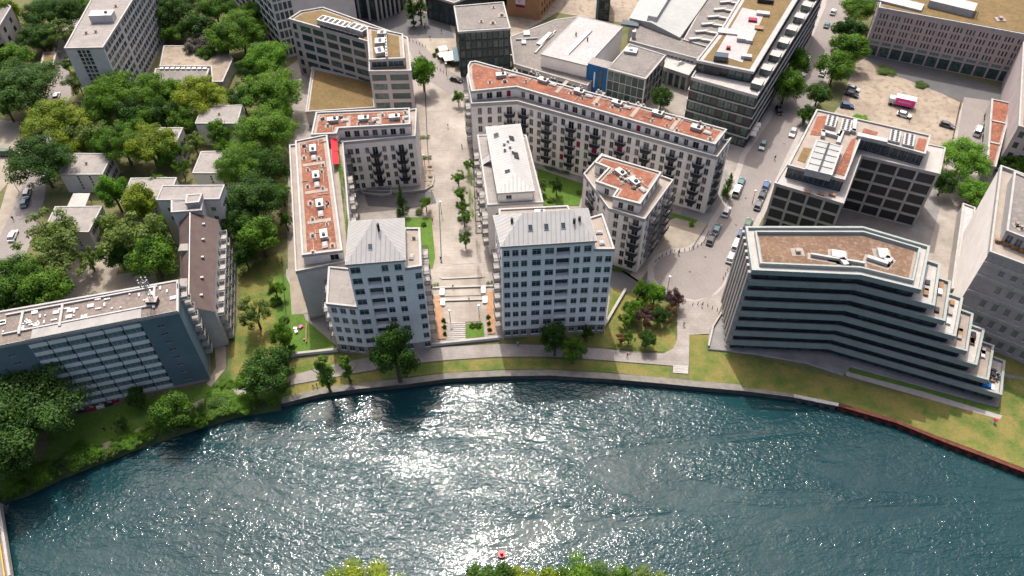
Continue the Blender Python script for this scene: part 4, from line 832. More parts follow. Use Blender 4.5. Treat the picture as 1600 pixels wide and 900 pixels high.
# --- blue panel and glass office
bl = [(949, 108), (1009, 124), (1040, 87), (983, 69)]
b, bq = new('glass office with bright blue end panel and flat grey roof, behind the long white block', bl, 11, name='office_building', cat='office building')
b.walls(bq, 0, 11, 'plaster_grey', {0: bays(6, [.3, 3.8, 7.3], 3.3, 'g', .1), 1: bays(5, [.3, 3.8, 7.3], 3.3, 'g', .3)}); b.roof(bq, 11, surf='bitumen', border='bitumen', ph=.25)
c_ = P(986, 80, 11.5); q = MB(); q.box((c_.x, c_.y, 11.6), (4, 3, 1), 'metal_grey', -.3); q.box((c_.x, c_.y, 12.25), (1, 1, .5), 'metal_white', -.3); b.part('skylight', q)
pb = XY([(918.7, 98.7), (949, 107), (957, 97), (926, 89)], 11.4); q = MB(); q.prism(pb, 0, 11.4, 'blue_bright', top='bitumen_light'); o = b.part('blue_end', q); o['label'] = 'bright blue panel'
q = MB(); p0, p1 = pb[0], pb[1]; a = lerp(p0, p1, .38); q.box((a.x, a.y-.1, 6.2), (.45, .3, 5.5), 'white_paint', math.atan2((p1-p0).y, (p1-p0).x)); a = lerp(p0, p1, .7); q.box((a.x, a.y-.06, 5.6), (1.2, .2, 9.5), 'glass_green', math.atan2((p1-p0).y, (p1-p0).x)); b.part('blade_sign', q); b.done()
# --- white roofed hall and factory range
b, hq = new('white flat roofed hall with a yellowish skylight strip, behind the long white block', [(845, 85), (917, 102.7), (973, 42), (905, 25)], 10, name='hall', cat='hall')
b.walls(hq, 0, 10, 'plaster'); b.roof(hq, 10, surf=None, border='membrane', ph=.15, pw=.15)
a, c = P(885, 84, 10.5), P(923, 46, 10.5); m2 = (a+c)/2; an = math.atan2((c-a).y, (c-a).x); q = MB(); q.box((m2.x, m2.y, 10.4), ((c-a).length, 1.5, .6), 'canvas', an, taper=.9); b.part('skylight', q); o = kids
for x, y in ((900, 54), (918, 62)): c_ = P(x, y, 10.5); q = MB(); q.box((c_.x, c_.y, 10.7), (.4, .4, 1.2), 'metal_dark'); b.part('roof_vent', q)
b.done()
b, hq = new('low grey roofed range wrapping the white hall, with glazed front behind the long block', [(803, 100), (918, 134), (932, 118), (845, 92), (905, 26), (868, 31), (797, 58)], 5.5, name='factory_range', cat='building')
b.walls(hq, 0, 5.5, 'concrete', {0: bays(10, [.6], 3.6, 'g', .4)}); b.roof(hq, 5.5, surf=None, border='bitumen', ph=.2)
for x0, y0, x1, y1, wd, m_ in ((842, 70, 862, 52, 2.2, 'metal_grey'), (836, 83, 868, 48, .5, 'metal_white'), (818, 52, 828, 52, 3, 'metal_white'), (815, 66, 822, 66, 2.5, 'metal_white'), (806, 62, 840, 60, .4, 'metal_white')):
    a, c = P(x0, y0, 5.8), P(x1, y1, 5.8); m2 = (a+c)/2; q = MB(); q.box((m2.x, m2.y, 5.85), ((c-a).length, wd, .5), m_, math.atan2((c-a).y, (c-a).x)); b.part('skylight', q)
b.done()
b, hq = new('long factory hall with pale grey metal roof and raised ridge light, top centre right', [(984, 28), (1062, 58), (1125, -30), (1040, -70)], 9, name='hall', cat='hall')
b.walls(hq, 0, 9, 'concrete'); q = MB(); e = inset(hq, -.2); m0, m1 = lerp(e[0], e[1], .42), lerp(e[3], e[2], .42); q.face([(*e[0], 9), (*m0, 10.4), (*m1, 10.4), (*e[3], 9)], 'metal_roof'); q.face([(*m0, 10.4), (*e[1], 9), (*e[2], 9), (*m1, 10.4)], 'metal_roof'); q.face([(*e[0], 9), (*e[1], 9), (*m0, 10.4)], 'metal_roof'); b.part('roof', q)
d_ = (m1-m0); s_ = Vector((d_.y, -d_.x)).normalized(); L_ = d_.length; q = MB(); q.box((*((m0+m1)/2+d_*.02), 11), (L_, 3.2, 1.5), 'metal_grey', math.atan2(d_.y, d_.x), top='metal_roof', taper=.97); b.part('ridge_light', q); b.done()
b, hq = new('grey flat roofed factory wing with small upper windows in front of the metal hall', [(984, 64), (1090, 92), (1112, 72), (1062, 60), (1008, 38), (996, 38)], 8, name='factory_range', cat='building')
b.walls(hq, 0, 8, 'plaster_grey', {0: grid(16, [5.2], 1.0, 1.4, 'k')}); b.roof(hq, 8, surf=None, border='bitumen', ph=.15)
c_ = P(990, 55, 9); q = MB(); q.tube((c_.x, c_.y, 8), (c_.x, c_.y, 10.6), .7, .7, 'metal_white', 12); b.part('chimney', q); c_ = P(985, 37, 8.6); q = MB(); q.box((c_.x, c_.y, 8.5), (6, 3, .8), 'glass_blue', -.3); b.part('skylight', q); b.done()
b, hq = new('low link with white skylight pyramid and pale piers, beside the office with blue panel', [(1034, 104), (1076, 118), (1090, 98), (1046, 84)], 6, name='factory_range', cat='building')
b.walls(hq, 0, 6, 'concrete_light', {0: bays(4, [.2], 4.6, 'g', .8)}); b.roof(hq, 6, surf=None, border='concrete', ph=.2); c_ = P(1062, 98, 6.5); q = MB(); q.box((c_.x, c_.y, 6.5), (3.4, 2, .9), 'metal_white', .5, taper=.3); b.part('skylight', q); b.done()
b, hq = new('sawtooth factory roof with white skylight bands beside the metal hall, top right of centre', [(1068, 62), (1108, 74), (1140, 30), (1200, -40), (1130, -50)], 8.4, name='factory_hall', cat='hall')
b.walls(hq, 0, 8.4, 'concrete'); b.roof(hq, 8.4, surf=None, border='bitumen', ph=.1)
for k in range(7):
    x, y = 1088+k*9.5, 62-k*11.5
    for s_, an in ((-1, .12), (1, -.35)):
        c_ = P(x+8+s_*9, y+(1 if s_ > 0 else -1.5), 9); q = MB(); q.box((c_.x, c_.y, 8.9), (4.6, 1.1, .8), 'metal_white', an, top='metal_white'); b.part('skylight', q)
b.done()
# --- grey box office, brick building, top colonnade etc.
b, gq = new('cube shaped grey glass office with flat gravel roof at the upper end of the promenade', [(716, 50.7), (797.3, 45.3), (786.7, 4), (709.3, 10.7)], 16.5, name='office_building', cat='office building')
b.walls(gq, 0, 16.5, 'cladding_dark', {0: bays(9, [.3, 3.6, 6.9, 10.2, 13.4], 2.6, 'g', .35), 3: bays(5, [.3, 3.6, 6.9, 10.2, 13.4], 2.6, 'b', .35), 1: bays(5, [3.6, 6.9, 10.2, 13.4], 2.6, 'b', .35)}); b.roof(gq, 16.5, surf='bitumen', border='bitumen', ph=.35)
for x, y, k in ((784, 24, 1.6), (752, 34, .9), (770, 36, 1.3), (771, 12, .8)): c_ = P(x, y, 16.7); vent(b, c_.x, c_.y, 16.7, 0, k)
b.done()
b, gq = new('ochre brick building with a white and purple banner, top centre', XY([(792, 24), (843, 32), (885, -20), (795, -40)], 0), 0, name='brick_building', cat='building')
b.walls(gq, 0, 15, 'brick', {1: grid(10, [1, 4.2, 7.4], 1.2, 1.8, 'k')}); b.roof(gq, 15, surf=None, border='bitumen')
p0, p1 = gq[0], gq[1]; d_ = (p1-p0).normalized(); an = math.atan2(d_.y, d_.x); c0 = lerp(p0, p1, .42)-Vector((-d_.y, d_.x))*.15
q = MB(); q.box((c0.x, c0.y, 6.4), (3.6, .12, 5.0), 'white_paint', an); q.box((c0.x-d_.y*-.08, c0.y-d_.x*.08, 4.6), (3.5, .1, 1.2), 'crimson', an, taper=1)
for i in range(12):
    a1 = 2*PI*i/12; q.box((c0.x+d_.x*.55*math.cos(a1)-.6*d_.x, c0.y+d_.y*.5*math.cos(a1)-.1, 7.0+.7*math.sin(a1)), (.25, .1, .25), 'pink_paint', an)
o = b.part('banner', q); b.done()
b, gq = new('dark office with white slanted columns at the top edge, left of the plaza', XY([(528, 22), (590, 31), (630, 15), (650, -40), (520, -40)], 0), 0, name='office_building', cat='office building')
b.walls(gq, 0, 18, 'cladding_dark', {0: bays(6, [.3, 4, 8], 3.3, 'g', .3), 1: bays(6, [.3, 4, 8], 3.3, 'g', .3)}); b.roof(gq, 18, surf=None, border='bitumen')
for e_, n_ in ((0, 4), (1, 6)):
    for k in range(n_):
        p_ = lerp(gq[e_], gq[e_+1], (k+.3)/n_); q = MB(); q.tube((p_.x, p_.y-1.2, 0), (p_.x, p_.y-1.0, 17), .45, .45, 'concrete_light', 6); b.part('column', q)
b.done()
b, gq = new('dark bronze office facade at the top edge right of the plaza trees', XY([(668, 28), (712, 42), (800, 2), (780, -50), (660, -30)], 0), 0, name='office_building', cat='office building')
b.walls(gq, 0, 9, 'cladding_dark', {0: bays(5, [.3, 4], 3.0, 'g', .8), 1: bays(8, [.3, 4], 3.0, 'g', .8)}); b.roof(gq, 9, surf=None, border='bitumen'); b.done()
b, gq = new('dark narrow tower with a blue edge in the yard, top edge right of centre', XY([(934, 31), (951, 33), (953, 6), (940, 4)], 0), 0, name='stair_tower', cat='tower')
b.walls(gq, 0, 11, 'cladding_dark', {0: bays(2, [1, 4.4, 7.8], 2.6, 'k', .4)}); b.roof(gq, 11, surf=None, border='bitumen'); q = MB(); q.box((gq[0].x-.4, gq[0].y+.6, 5.4), (.8, 1.2, 10.8), 'blue_panel'); b.part('blue_panel', q); b.done()
# --- stone office with ochre roofs (upper left centre)
so_ = [(451.5, 31), (577, 66), (577, 112), (642.7, 112), (638.7, 62), (500, 14), (470, 18)]
A0 = P(451.5, 31, 20).xy; A1 = P(577, 67, 20).xy; A2 = P(577, 113, 20).xy; A3 = P(642.7, 112, 20).xy; A4 = P(637, 60, 20).xy; A5 = P(505, 13, 20).xy; A6 = P(470, 19, 20).xy
b, sq = new('stone clad office with wide dark windows and rooftop machinery, left of the upper promenade', [A0, A1, A2, A3, A4, A5, A6], 20, name='office_building', cat='office building')
b.walls(sq, 0, 20, 'stone', {0: lambda L: [(u*L, v, w_*L, 2.1, 'g') for u, w_ in ((.06, .05), (.2, .135), (.36, .135), (.53, .135), (.69, .135), (.86, .15)) for v in (.8, 4.1, 7.4, 10.7, 14, 17.1)], 2: lambda L: [(u*L, v, w_*L, 2.0, 'g') for u, w_ in ((.22, .34), (.7, .44)) for v in (.8, 4.1, 7.4, 10.7, 14, 17.1)], 3: grid(4, [.8, 4.1, 7.4, 10.7, 14, 17.1], 2.6, 2, 'g'), 1: grid(2, [4.1, 7.4, 10.7, 14], 2.2, 2, 'g')})
b.roof(sq, 20, surf='sedum_ochre', border='gravel', ph=.5)
tb = XY([(577, 92), (632, 89.5), (629, 52), (573, 40)], 23.2); b.walls(tb, 20, 22.6, 'stone', {0: bays(2, [.2], 1.9, 'b', .4), 3: bays(3, [.2], 1.9, 'b', .4)}, name='top_floor_wall'); b.roof(tb, 22.6, surf='sedum_ochre', border='gravel')
for x0, y0, x1, y1, wd, h_, m_, z_ in ((500, 30, 545, 42, 3.5, 1.6, 'metal_grey', 20), (548, 42, 572, 50, 3.5, 1.8, 'metal_white', 20), (500, 40, 560, 57, .3, 1.2, 'metal_dark', 20), (586, 80, 600, 78, 3.5, 1.2, 'metal_white', 22.7), (586, 66, 602, 65, 3, 1.5, 'metal_grey', 22.7), (590, 52, 604, 52, 2, 1.4, 'metal_white', 22.7), (602, 50, 604, 88, .6, 1.0, 'metal_grey', 22.7)):
    a, c = P(x0, y0, z_+1), P(x1, y1, z_+1); m2 = (a+c)/2; q = MB(); q.box((m2.x, m2.y, z_+.1+h_/2), ((c-a).length, wd, h_), m_, math.atan2((c-a).y, (c-a).x))
    for i in range(int((c-a).length/1.6)): t = lerp(a, c, (i+.5)/max(1, int((c-a).length/1.6))); q.box((t.x, t.y, z_+.15+h_), (.9, wd*.6, .16), 'metal_dark', math.atan2((c-a).y, (c-a).x))
    b.part('air_handling_unit', q)
b.done()
b, sq = new('low podium with ochre planted roof in front of the stone office', XY([(478, 176), (588, 169), (584, 128), (488, 106)], 5), 5, name='podium', cat='building'); b.walls(sq, 0, 5, 'stone'); b.roof(sq, 5, surf='sedum_ochre', border='concrete', bw=.5); b.done()
b, sq = new('tall white framed glass office at the top, left of the stone office', XY([(445, 92), (475, 84), (560, 40), (480, -60), (330, -40)], 0), 0, name='office_building', cat='office building')
b.walls(sq, 0, 27, 'plaster_grey', {4: bays(16, [1+3.3*i for i in range(8)], 2.5, 'g', .6), 0: bays(4, [1+3.3*i for i in range(8)], 2.5, 'g', .4)}); b.roof(sq, 27, surf=None, border='bitumen'); b.done()
# --- blue slab on the left bank
sb = [(-120, 566), (278.7, 488), (278.7, 438.7), (-120, 509)]
b, sq = new('long blue clad high-rise slab with rows of pale galleries on the left river bank', sb, 24, cat='apartment building')
Ls = (sq[1]-sq[0]).length; ds = (sq[1]-sq[0]).normalized(); uof = lambda x, y: (P(x, y, 24).xy-sq[0]).dot(ds)
u0, u1 = uof(40, 535), uof(217, 500); nb_ = 6; g_ = (u1-u0)/nb_; FS = [1.0+2.65*i for i in range(9)]; an = math.atan2(ds.y, ds.x); nn = Vector((ds.y, -ds.x))
def slabspec(L):
    out = []
    for j, v in enumerate(FS):
        if j < 8 or True:
            for i in range(nb_):
                out.append((u0+g_*(i+.44), v+.95, g_*.84, 1.4, 'p')); out.append((u0+g_*(i+.93), v+.95, g_*.12, 1.4, 's'))
        for u, w_ in ((u1+3.4, 1.5), (u1+7.6, .5), (u1+10.2, .5), (u0-4, 1.5), (u0-9, .5), (u0-12, .5), (u0-20, .5), (u0-26, 1.5)): out.append((u, v+1.0, w_, .6, 'w'))
    return out
b.walls(sq, 0, 24, 'blue_panel', {0: slabspec, 1: lambda L: [(L*.8, v, 1.6, 2.1, 'd') for v in FS]}, plinth=.8)
for j, v in enumerate(FS):
    for i in range(nb_):
        c0 = sq[0]+ds*(u0+g_*(i+.5))+nn*.1; q = MB(); q.box((c0.x, c0.y, v+.32), (g_*.93, .14, 1.0), 'gallery_panel', an); b.part('gallery', q)
b.roof(sq, 24, surf=None, border='roof_felt_brown', ph=.3)
lt = [sq[0]+ds*(u0+1)+Vector((-ds.y, ds.x))*.4, sq[0]+ds*(u1+.5)+Vector((-ds.y, ds.x))*.4, sq[0]+ds*(u1+.5)+Vector((-ds.y, ds.x))*3.0, sq[0]+ds*(u0+1)+Vector((-ds.y, ds.x))*3.0]
q = MB(); q.prism(lt, 24.05, 24.3, 'concrete_mid', top='concrete_mid'); b.part('roof_strip', q)
q = MB()
for k_ in (3.2, 8.6): p_ = sq[0]+ds*(Ls*.6)+Vector((-ds.y, ds.x))*k_; q.box((p_.x, p_.y, 24.3), (Ls*.62, .35, .4), 'metal_white', an)
b.part('roof_rail', q)
for k_ in (.36, .52, .9):
    p_ = sq[0]+ds*(Ls*k_)+Vector((-ds.y, ds.x))*5.5; q = MB(); q.box((p_.x, p_.y, 24.35), (.5, 6.5, .5), 'parapet', an); b.part('roof_divider', q)
rg_ = random.Random(4)
for k_ in range(46):
    p_ = sq[0]+ds*(Ls*rg_.uniform(.25, .98))+Vector((-ds.y, ds.x))*rg_.uniform(3.8, 8.2); q = MB(); q.box((p_.x, p_.y, 24.2), (rg_.choice((.3, 1.2)), rg_.choice((.3, .9)), .3), 'white_paint', an); b.part('roof_vent', q)
b.bal_on(sq, 1, 'white', [6.8], [v-.1 for v in FS[1:]])
b.done()
# mast on the slab roof
mx_ = P(240, 474, 24).xy; ma = empty('radio_mast', (*mx_, 24.1), label='grey lattice antenna mast with panel antennas on the roof of the blue slab', cat='mast')
q = MB()
for i in range(3):
    a1 = 2*PI*i/3; q.tube((.5*math.cos(a1), .5*math.sin(a1), 0), (.35*math.cos(a1), .35*math.sin(a1), 7), .06, .06, 'metal_grey', 5)
for k in range(8):
    for i in range(3):
        a1, a2 = 2*PI*i/3, 2*PI*(i+1)/3; r0 = .5-.02*k; q.tube((r0*math.cos(a1), r0*math.sin(a1), k*.85), (r0*math.cos(a2), r0*math.sin(a2), k*.85+.85), .05, .05, 'metal_grey', 4)
q.build('lattice', ma); q = MB(); q.box((0, 0, .5), (2.2, 1.6, 1.3), 'metal_dark'); q.box((0, 0, 1.2), (2.3, 1.7, .1), 'plinth'); q.build('cabinet', ma)
for i in range(6):
    a1 = 2*PI*i/6; q = MB(); q.box((.9*math.cos(a1), .9*math.sin(a1), 6.3), (.22, .25, 1.6), 'metal_grey', a1); q.tube((0, 0, 6.2), (1.1*math.cos(a1), 1.1*math.sin(a1), 6.2), .06, .06, 'metal_grey', 5); q.build('antenna', ma)
# --- brown roofed wing
R0, R1 = P(294.7, 477, 15.8).xy, P(297, 332, 15.8).xy; Ea, Eb_ = P(334.7, 485, 12.5).xy, P(341, 345, 12.5).xy
Wa, Wb = R0+(R0-Ea)*.55, R1+(R1-Eb_)*.62
b, bq = new('long building with brown sheet roof and stacks of white balconies, behind the blue slab', [Wa, Ea, Eb_, Wb], 12.5)
b.walls([Wa, Ea, Eb_, Wb], 0, 12.5, 'plaster_grey', {1: lambda L: [(x, v, 1.6, 2.0, 'd') for x in evens(L, 8) for v in (.9, 3.7, 6.5, 9.3)], 3: grid(8, [.9, 3.7, 6.5, 9.3], 1.2, 1.4, 'w')})
q = MB(); o_ = .4; d_ = (Eb_-Ea).normalized()*o_; q.face([(*Ea-d_, 12.5) if False else (*(Ea-d_), 12.5), (*(Eb_+d_), 12.5), (*(R1+d_), 15.8), (*(R0-d_), 15.8)], 'brown_roof'); q.face([(*(R0-d_), 15.8), (*(R1+d_), 15.8), (*(Wb+d_), 12.5), (*(Wa-d_), 12.5)], 'brown_roof')
q.face([(*(Wa), 12.4), (*(Ea), 12.4), (*(R0), 15.7)], 'plaster_grey'); q.face([(*Wb, 12.4), (*R1, 15.7), (*Eb_, 12.4)], 'plaster_grey'); q.tube((*R0, 15.85), (*R1, 15.85), .12, .12, 'canvas', 5); b.part('roof', q)
for t in (.12, .3, .52, .72, .9): p_ = lerp(lerp(Ea, R0, .5), lerp(Eb_, R1, .5), t); q = MB(); q.box((p_.x, p_.y, 14.4), (.7, .5, .5), 'metal_white', .1); b.part('roof_vent', q)
for t in (.25, .62): p_ = lerp(lerp(Wa, R0, .6), lerp(Wb, R1, .6), t); q = MB(); q.box((p_.x, p_.y, 14.6), (2.6, 2.4, 1.6), 'bitumen_light', .05); b.part('dormer', q)
Lb = (Eb_-Ea).length; b.bal_on([Wa, Ea, Eb_, Wb], 1, 'white', evens(Lb, 8), [.8, 3.6, 6.4, 9.2]); b.done()
b, tq = new('grey building with stepped flat roof at the upper end of the brown roofed wing', [(245, 313), (342.7, 311.5), (350.7, 290), (254.7, 290.7)], 16)
b.walls(tq, 0, 16, 'plaster_grey', {0: grid(5, [9, 12], 1.2, 1.4, 'w'), 1: grid(3, [3, 6, 9, 12], 1.2, 1.4, 'w')}); b.roof(tq, 16, surf=None, border='bitumen_light', ph=.25, pw=.25)
t2_ = XY([(268, 332), (315, 329), (318, 312), (268, 313)], 16); b.walls(t2_, 0, 16, 'plaster_grey', name='wing_wall'); b.roof(t2_, 16, surf=None, border='bitumen_light', ph=.25)
t3_ = XY([(290, 318), (311, 316), (316, 303), (292, 305)], 17.6); b.walls(t3_, 16, 17.6, 'metal_grey', name='stair_head'); b.roof(t3_, 17.6, surf=None, border='bitumen_light', ph=.2); b.done()
# --- small pavilions in the trees
pv = [('small flat roofed grey house with slit windows beside the street, left of the tall trees', [(93.3, 273), (160, 273), (176, 241), (112, 240)], 6.5, 'plaster_grey', 1), ('grey flat roofed cube house below the pavilion canopy', [(68, 362), (138.7, 362.7), (160, 322.7), (86.7, 323.5)], 6.5, 'plaster_grey', 1),
      ('pale flat roofed cube house with a small tree in front of its wall', [(305.3, 193.3), (370.7, 193.3), (378.7, 164.5), (316, 166.7)], 8, 'plaster', 0), ('pinkish flat roofed cube house just above the stepped grey roof', [(301, 270.7), (368, 271), (375, 236), (314.7, 237.3)], 7, 'plaster', 0),
      ('grey flat roofed house half hidden by trees left of the stepped head building', [(188, 316), (262, 316), (276, 278), (205, 279)], 7, 'plaster_grey', 0), ('narrow grey flat roofed house deep among the park trees', [(236, 222), (276, 222), (286, 200), (246, 200)], 8, 'plaster_grey', 1)]
for lb, pts, z, wl, s_ in pv:
    b, q4 = new(lb, pts, z, name='pavilion_house', cat='house'); b.walls(q4, 0, z, wl, {0: lambda L: [(L*f_, v, .55, .7, 'k') for f_ in (.4, .68) for v in (1.2, 2.3, 3.4, 4.5, 5.4)], 1: grid(4, [.9, 3.9], 1.9, 1.7, 'w')}); b.roof(q4, z, surf=None, border='bitumen_light', ph=.2, pw=.25)
    c_ = sum(q4, Vector((0, 0)))/4; vent(b, c_.x, c_.y, z+.05, 0, .8); b.done()
b, q4 = new('thin brown canopy roof on posts between the two grey street houses', [(105, 322.7), (133, 322.7), (141, 302), (114.7, 302)], 3, name='canopy', cat='canopy'); q = MB(); q.prism(q4, 2.8, 3.05, 'concrete', bottom=True); b.part('roof', q)
for p_ in inset(q4, .5): q = MB(); q.tube((*p_, 0), (*p_, 2.8), .1, .1, 'metal_dark', 6); b.part('post', q)
# --- hotel tower
ht = [(101, 76), (161, 75), (187, 33), (194, 32), (225, -40), (165, -55), (140, 21)]
b, hq = new('grey high-rise with one ladder of windows in its blank end wall, upper left', [(101, 76), (161, 75), (187, 34), (233, -40), (165, -40)], 22)
b.walls(hq, 0, 22, 'plaster_grey', {0: lambda L: [(L*(.34+.115*i), v, 1.05, 1.1, 'k') for i in range(3) for v in [x+y for x in (2.4, 5.2, 8, 10.8, 13.6, 16.4, 19) for y in (0, 1.25)]], 1: lambda L: [(.6+(L-1.2)*(i+.5)/6, 1+2.65*j, (L-1.2)/6-.35, 1.9, 'w') for i in range(6) for j in range(8)], 2: lambda L: [(.6+(L-1.2)*(i+.5)/14, 1+2.65*j, (L-1.2)/14-.35, 1.9, 'w') for i in range(14) for j in range(8)]})
b.roof(hq, 22, surf=None, border='bitumen_light', ph=.3)
c_ = P(161, 27, 23); housing(b, c_.x, c_.y, 22, .05, 7, 3.4, 2.4, 'plaster_grey')
for x, y in ((150, 50), (181, 10), (135, 52)): c_ = P(x, y, 22.2); vent(b, c_.x, c_.y, 22.1, 0, .9)
b.done()
b, q4 = new('low annex with a row of white roof hoods, in front of the beige deck', [(238, 135), (318, 134), (327, 108), (243, 108)], 5, name='annex', cat='building'); b.walls(q4, 0, 5, 'concrete', {0: bays(8, [1], 2.6, 'g', .5)}); b.roof(q4, 5, surf=None, border='bitumen', ph=.25)
for i in range(9): c_ = P(253+i*8.4, 107.5, 5.3); q = MB(); q.box((c_.x, c_.y, 5.4), (1.2, .9, .5), 'white_paint'); b.part('roof_hood', q)
b.done()
b, q4 = new('single storey building with wide beige roof deck beside the grey high-rise', [(250, 104), (330, 104), (332, 128), (348, 128), (364, 92), (346, 72), (256, 72)], 4, name='annex', cat='building'); b.walls(q4, 0, 4, 'concrete'); b.roof(q4, 4, surf=None, border='plot_sand', ph=.2); b.done()
b, q4 = new('pinkish apartment block with deep balcony openings at the upper left edge', [(-60, 78), (-2, 45), (18, 12), (-30, -30), (-90, 10)], 14)
b.walls(q4, 0, 14, 'stone_pink', {0: grid(6, [1, 4.2, 7.4, 10.6], 2.2, 1.9, 'k'), 1: lambda L: [(L*f_, v, 1.9, 2.0, 'k') for f_ in (.25, .7) for v in (1, 4.2, 7.4, 10.6)]}); b.roof(q4, 14, surf=None, border='bitumen'); b.done()
b, q4 = new('small kiosk with ochre planted roof beside the street, upper left', [(64, 101), (84, 101), (88, 82), (68, 82)], 3, name='kiosk', cat='kiosk'); b.walls(q4, 0, 3, 'pink_wall'); b.roof(q4, 3, surf='sedum_ochre', border='gravel', ph=.15, bw=.3); b.done()
# ------------------------------------------------------------------ vegetation
LS = {'fine': .55, 'column': 1.0, 'cone': 1.1}
def crown_mb(seed, n=3600, kind='broad'):
    rg = random.Random(seed); b = MB(); b.mats = ['leaf_mid']; cl = []
    if kind in ('broad', 'fine'):
        for i in range(34 if kind == 'broad' else 70):
            a, t = rg.uniform(0, 2*PI), math.acos(rg.uniform(-.6, 1)); k = rg.uniform(.45, .84)
            cl.append((math.sin(t)*math.cos(a)*k, math.sin(t)*math.sin(a)*k, math.cos(t)*k*.8, rg.uniform(.17, .36)*(1 if kind == 'broad' else .72)))
        cl += [(rg.uniform(-.35, .35), rg.uniform(-.35, .35), rg.uniform(-.3, .35), .42) for _ in range(5)]
    elif kind == 'airy':
        for i in range(30):
            a, t = rg.uniform(0, 2*PI), math.acos(rg.uniform(-.6, 1)); k = rg.uniform(.2, .9)
            cl.append((math.sin(t)*math.cos(a)*k, math.sin(t)*math.sin(a)*k, math.cos(t)*k*.8, rg.uniform(.16, .3)))
    elif kind == 'column':
        for i in range(24):
            z = rg.uniform(-.95, .95); w_ = math.sqrt(max(.05, 1-abs(z)**1.7)); a = rg.uniform(0, 2*PI); k = rg.uniform(.1, .6)*w_
            cl.append((math.cos(a)*k, math.sin(a)*k, z, rg.uniform(.22, .36)*max(.5, w_)))
    elif kind == 'cone':
        for i in range(34):
            z = rg.uniform(-1, 1); w_ = (1-z)/2+.04; a = rg.uniform(0, 2*PI); k = rg.uniform(.3, .85)*w_
            cl.append((math.cos(a)*k, math.sin(a)*k, z, .1+.3*w_))
    elif kind == 'hedge':
        for i in range(40): cl.append((rg.uniform(-.9, .9), rg.uniform(-.6, .6), rg.uniform(-.5, .5), rg.uniform(.25, .4)))
    tot = sum(c[3]**2 for c in cl)
    for cx, cy, cz, r in cl:
        sq = (.75, .75, .8) if kind != 'column' else (1, 1, .45)
        for _ in range(int(n*r*r/tot)):
            v = Vector((rg.gauss(0, 1), rg.gauss(0, 1), rg.gauss(0, 1)+.25)).normalized(); rr = r*(rg.random()**.4)
            p_ = Vector((cx+v.x*rr, cy+v.y*rr, cz+v.z*rr*sq[2])); nn_ = (v*.9+Vector((rg.uniform(-.8, .8), rg.uniform(-.8, .8), rg.uniform(-.2, .9)))).normalized()
            x = nn_.orthogonal().normalized(); an = rg.uniform(0, PI); y = nn_.cross(x); x, y = x*math.cos(an)+y*math.sin(an), y*math.cos(an)-x*math.sin(an)
            s_ = rg.uniform(.026, .052)*LS.get(kind, 1); q0 = len(b.v); s2 = s_*rg.uniform(.55, .9)
            zs = (.45 if kind == 'column' else 1)
            b.v += [(p_.x+o.x, p_.y+o.y, p_.z+o.z*zs) for o in (x*s_, y*s2, x*-s_, y*-s2)]; b.f.append((q0, q0+1, q0+2, q0+3)); b.m.append(0)
    return b.mesh('crown')
CR = {k: [crown_mb(i*7+j, {'broad': 9000, 'fine': 26000, 'airy': 5000, 'column': 7000, 'cone': 4000, 'hedge': 2400}[k], k) for i in range({'broad': 6, 'fine': 2, 'airy': 4, 'column': 2, 'cone': 2, 'hedge': 2}[k])] for j, k in enumerate(('broad', 'airy', 'column', 'cone', 'hedge', 'fine'))}
def trunk_mesh(seed):
    rg = random.Random(seed); b = MB(); b.tube((0, 0, 0), (0, 0, .5), .035, .024, 'bark', 7)
    for i in range(6):
        a = rg.uniform(0, 2*PI); z = rg.uniform(.3, .5); e = Vector((math.cos(a)*rg.uniform(.15, .32), math.sin(a)*rg.uniform(.15, .32), rg.uniform(.6, .9))); b.tube((0, 0, z), e, .018, .005, 'bark', 5)
    b.tube((0, 0, .5), (.02, 0, .88), .024, .006, 'bark', 6); return b.mesh('trunk')
TK = [trunk_mesh(i) for i in range(3)]
trg = random.Random(11)
def tree(cx, cy, rp, h, leaf, label, kind='broad', group=None, cat='tree', name=None, sq=1.0, base=0.0):
    """crown centre (cx, cy) and radius rp as seen in the photograph; h = height in metres"""
    zc = h*.56+base; c = P(cx, cy, zc); d = (c-Vector((0, 0, CAMH))).length; r = rp*d/FPX*1.2
    rz = trg.uniform(0, 6.28); nm = name or {'cone': 'conifer', 'column': 'columnar_tree', 'hedge': 'hedge'}.get(kind, 'tree')
    root = empty(nm, (c.x, c.y, base), 0, label=label, cat=cat, group=group)
    cr = bpy.data.objects.new('crown', trg.choice(CR['fine' if kind == 'broad' and r > 7.5 else kind])); C.objects.link(cr); cr.parent = root; cr.location = (0, 0, zc-base); cr.rotation_euler = (0, 0, rz)
    vz = {'broad': h*.5, 'airy': h*.46, 'column': h*.5, 'cone': h*.5}[kind]
    cr.scale = (r, r*sq, min(vz, r*1.7) if kind in ('broad', 'airy') else vz); cr.material_slots[0].link = 'OBJECT'; cr.material_slots[0].material = M['leaf_'+leaf]
    tk = bpy.data.objects.new('trunk', trg.choice(TK)); C.objects.link(tk); tk.parent = root; tk.scale = (h*.8, h*.8, h); tk.rotation_euler = (0, 0, rz)
    return root
ORD2 = 'first second third fourth fifth sixth seventh eighth ninth tenth eleventh twelfth thirteenth fourteenth fifteenth sixteenth seventeenth eighteenth nineteenth twentieth twenty-first twenty-second twenty-third twenty-fourth twenty-fifth twenty-sixth'.split()
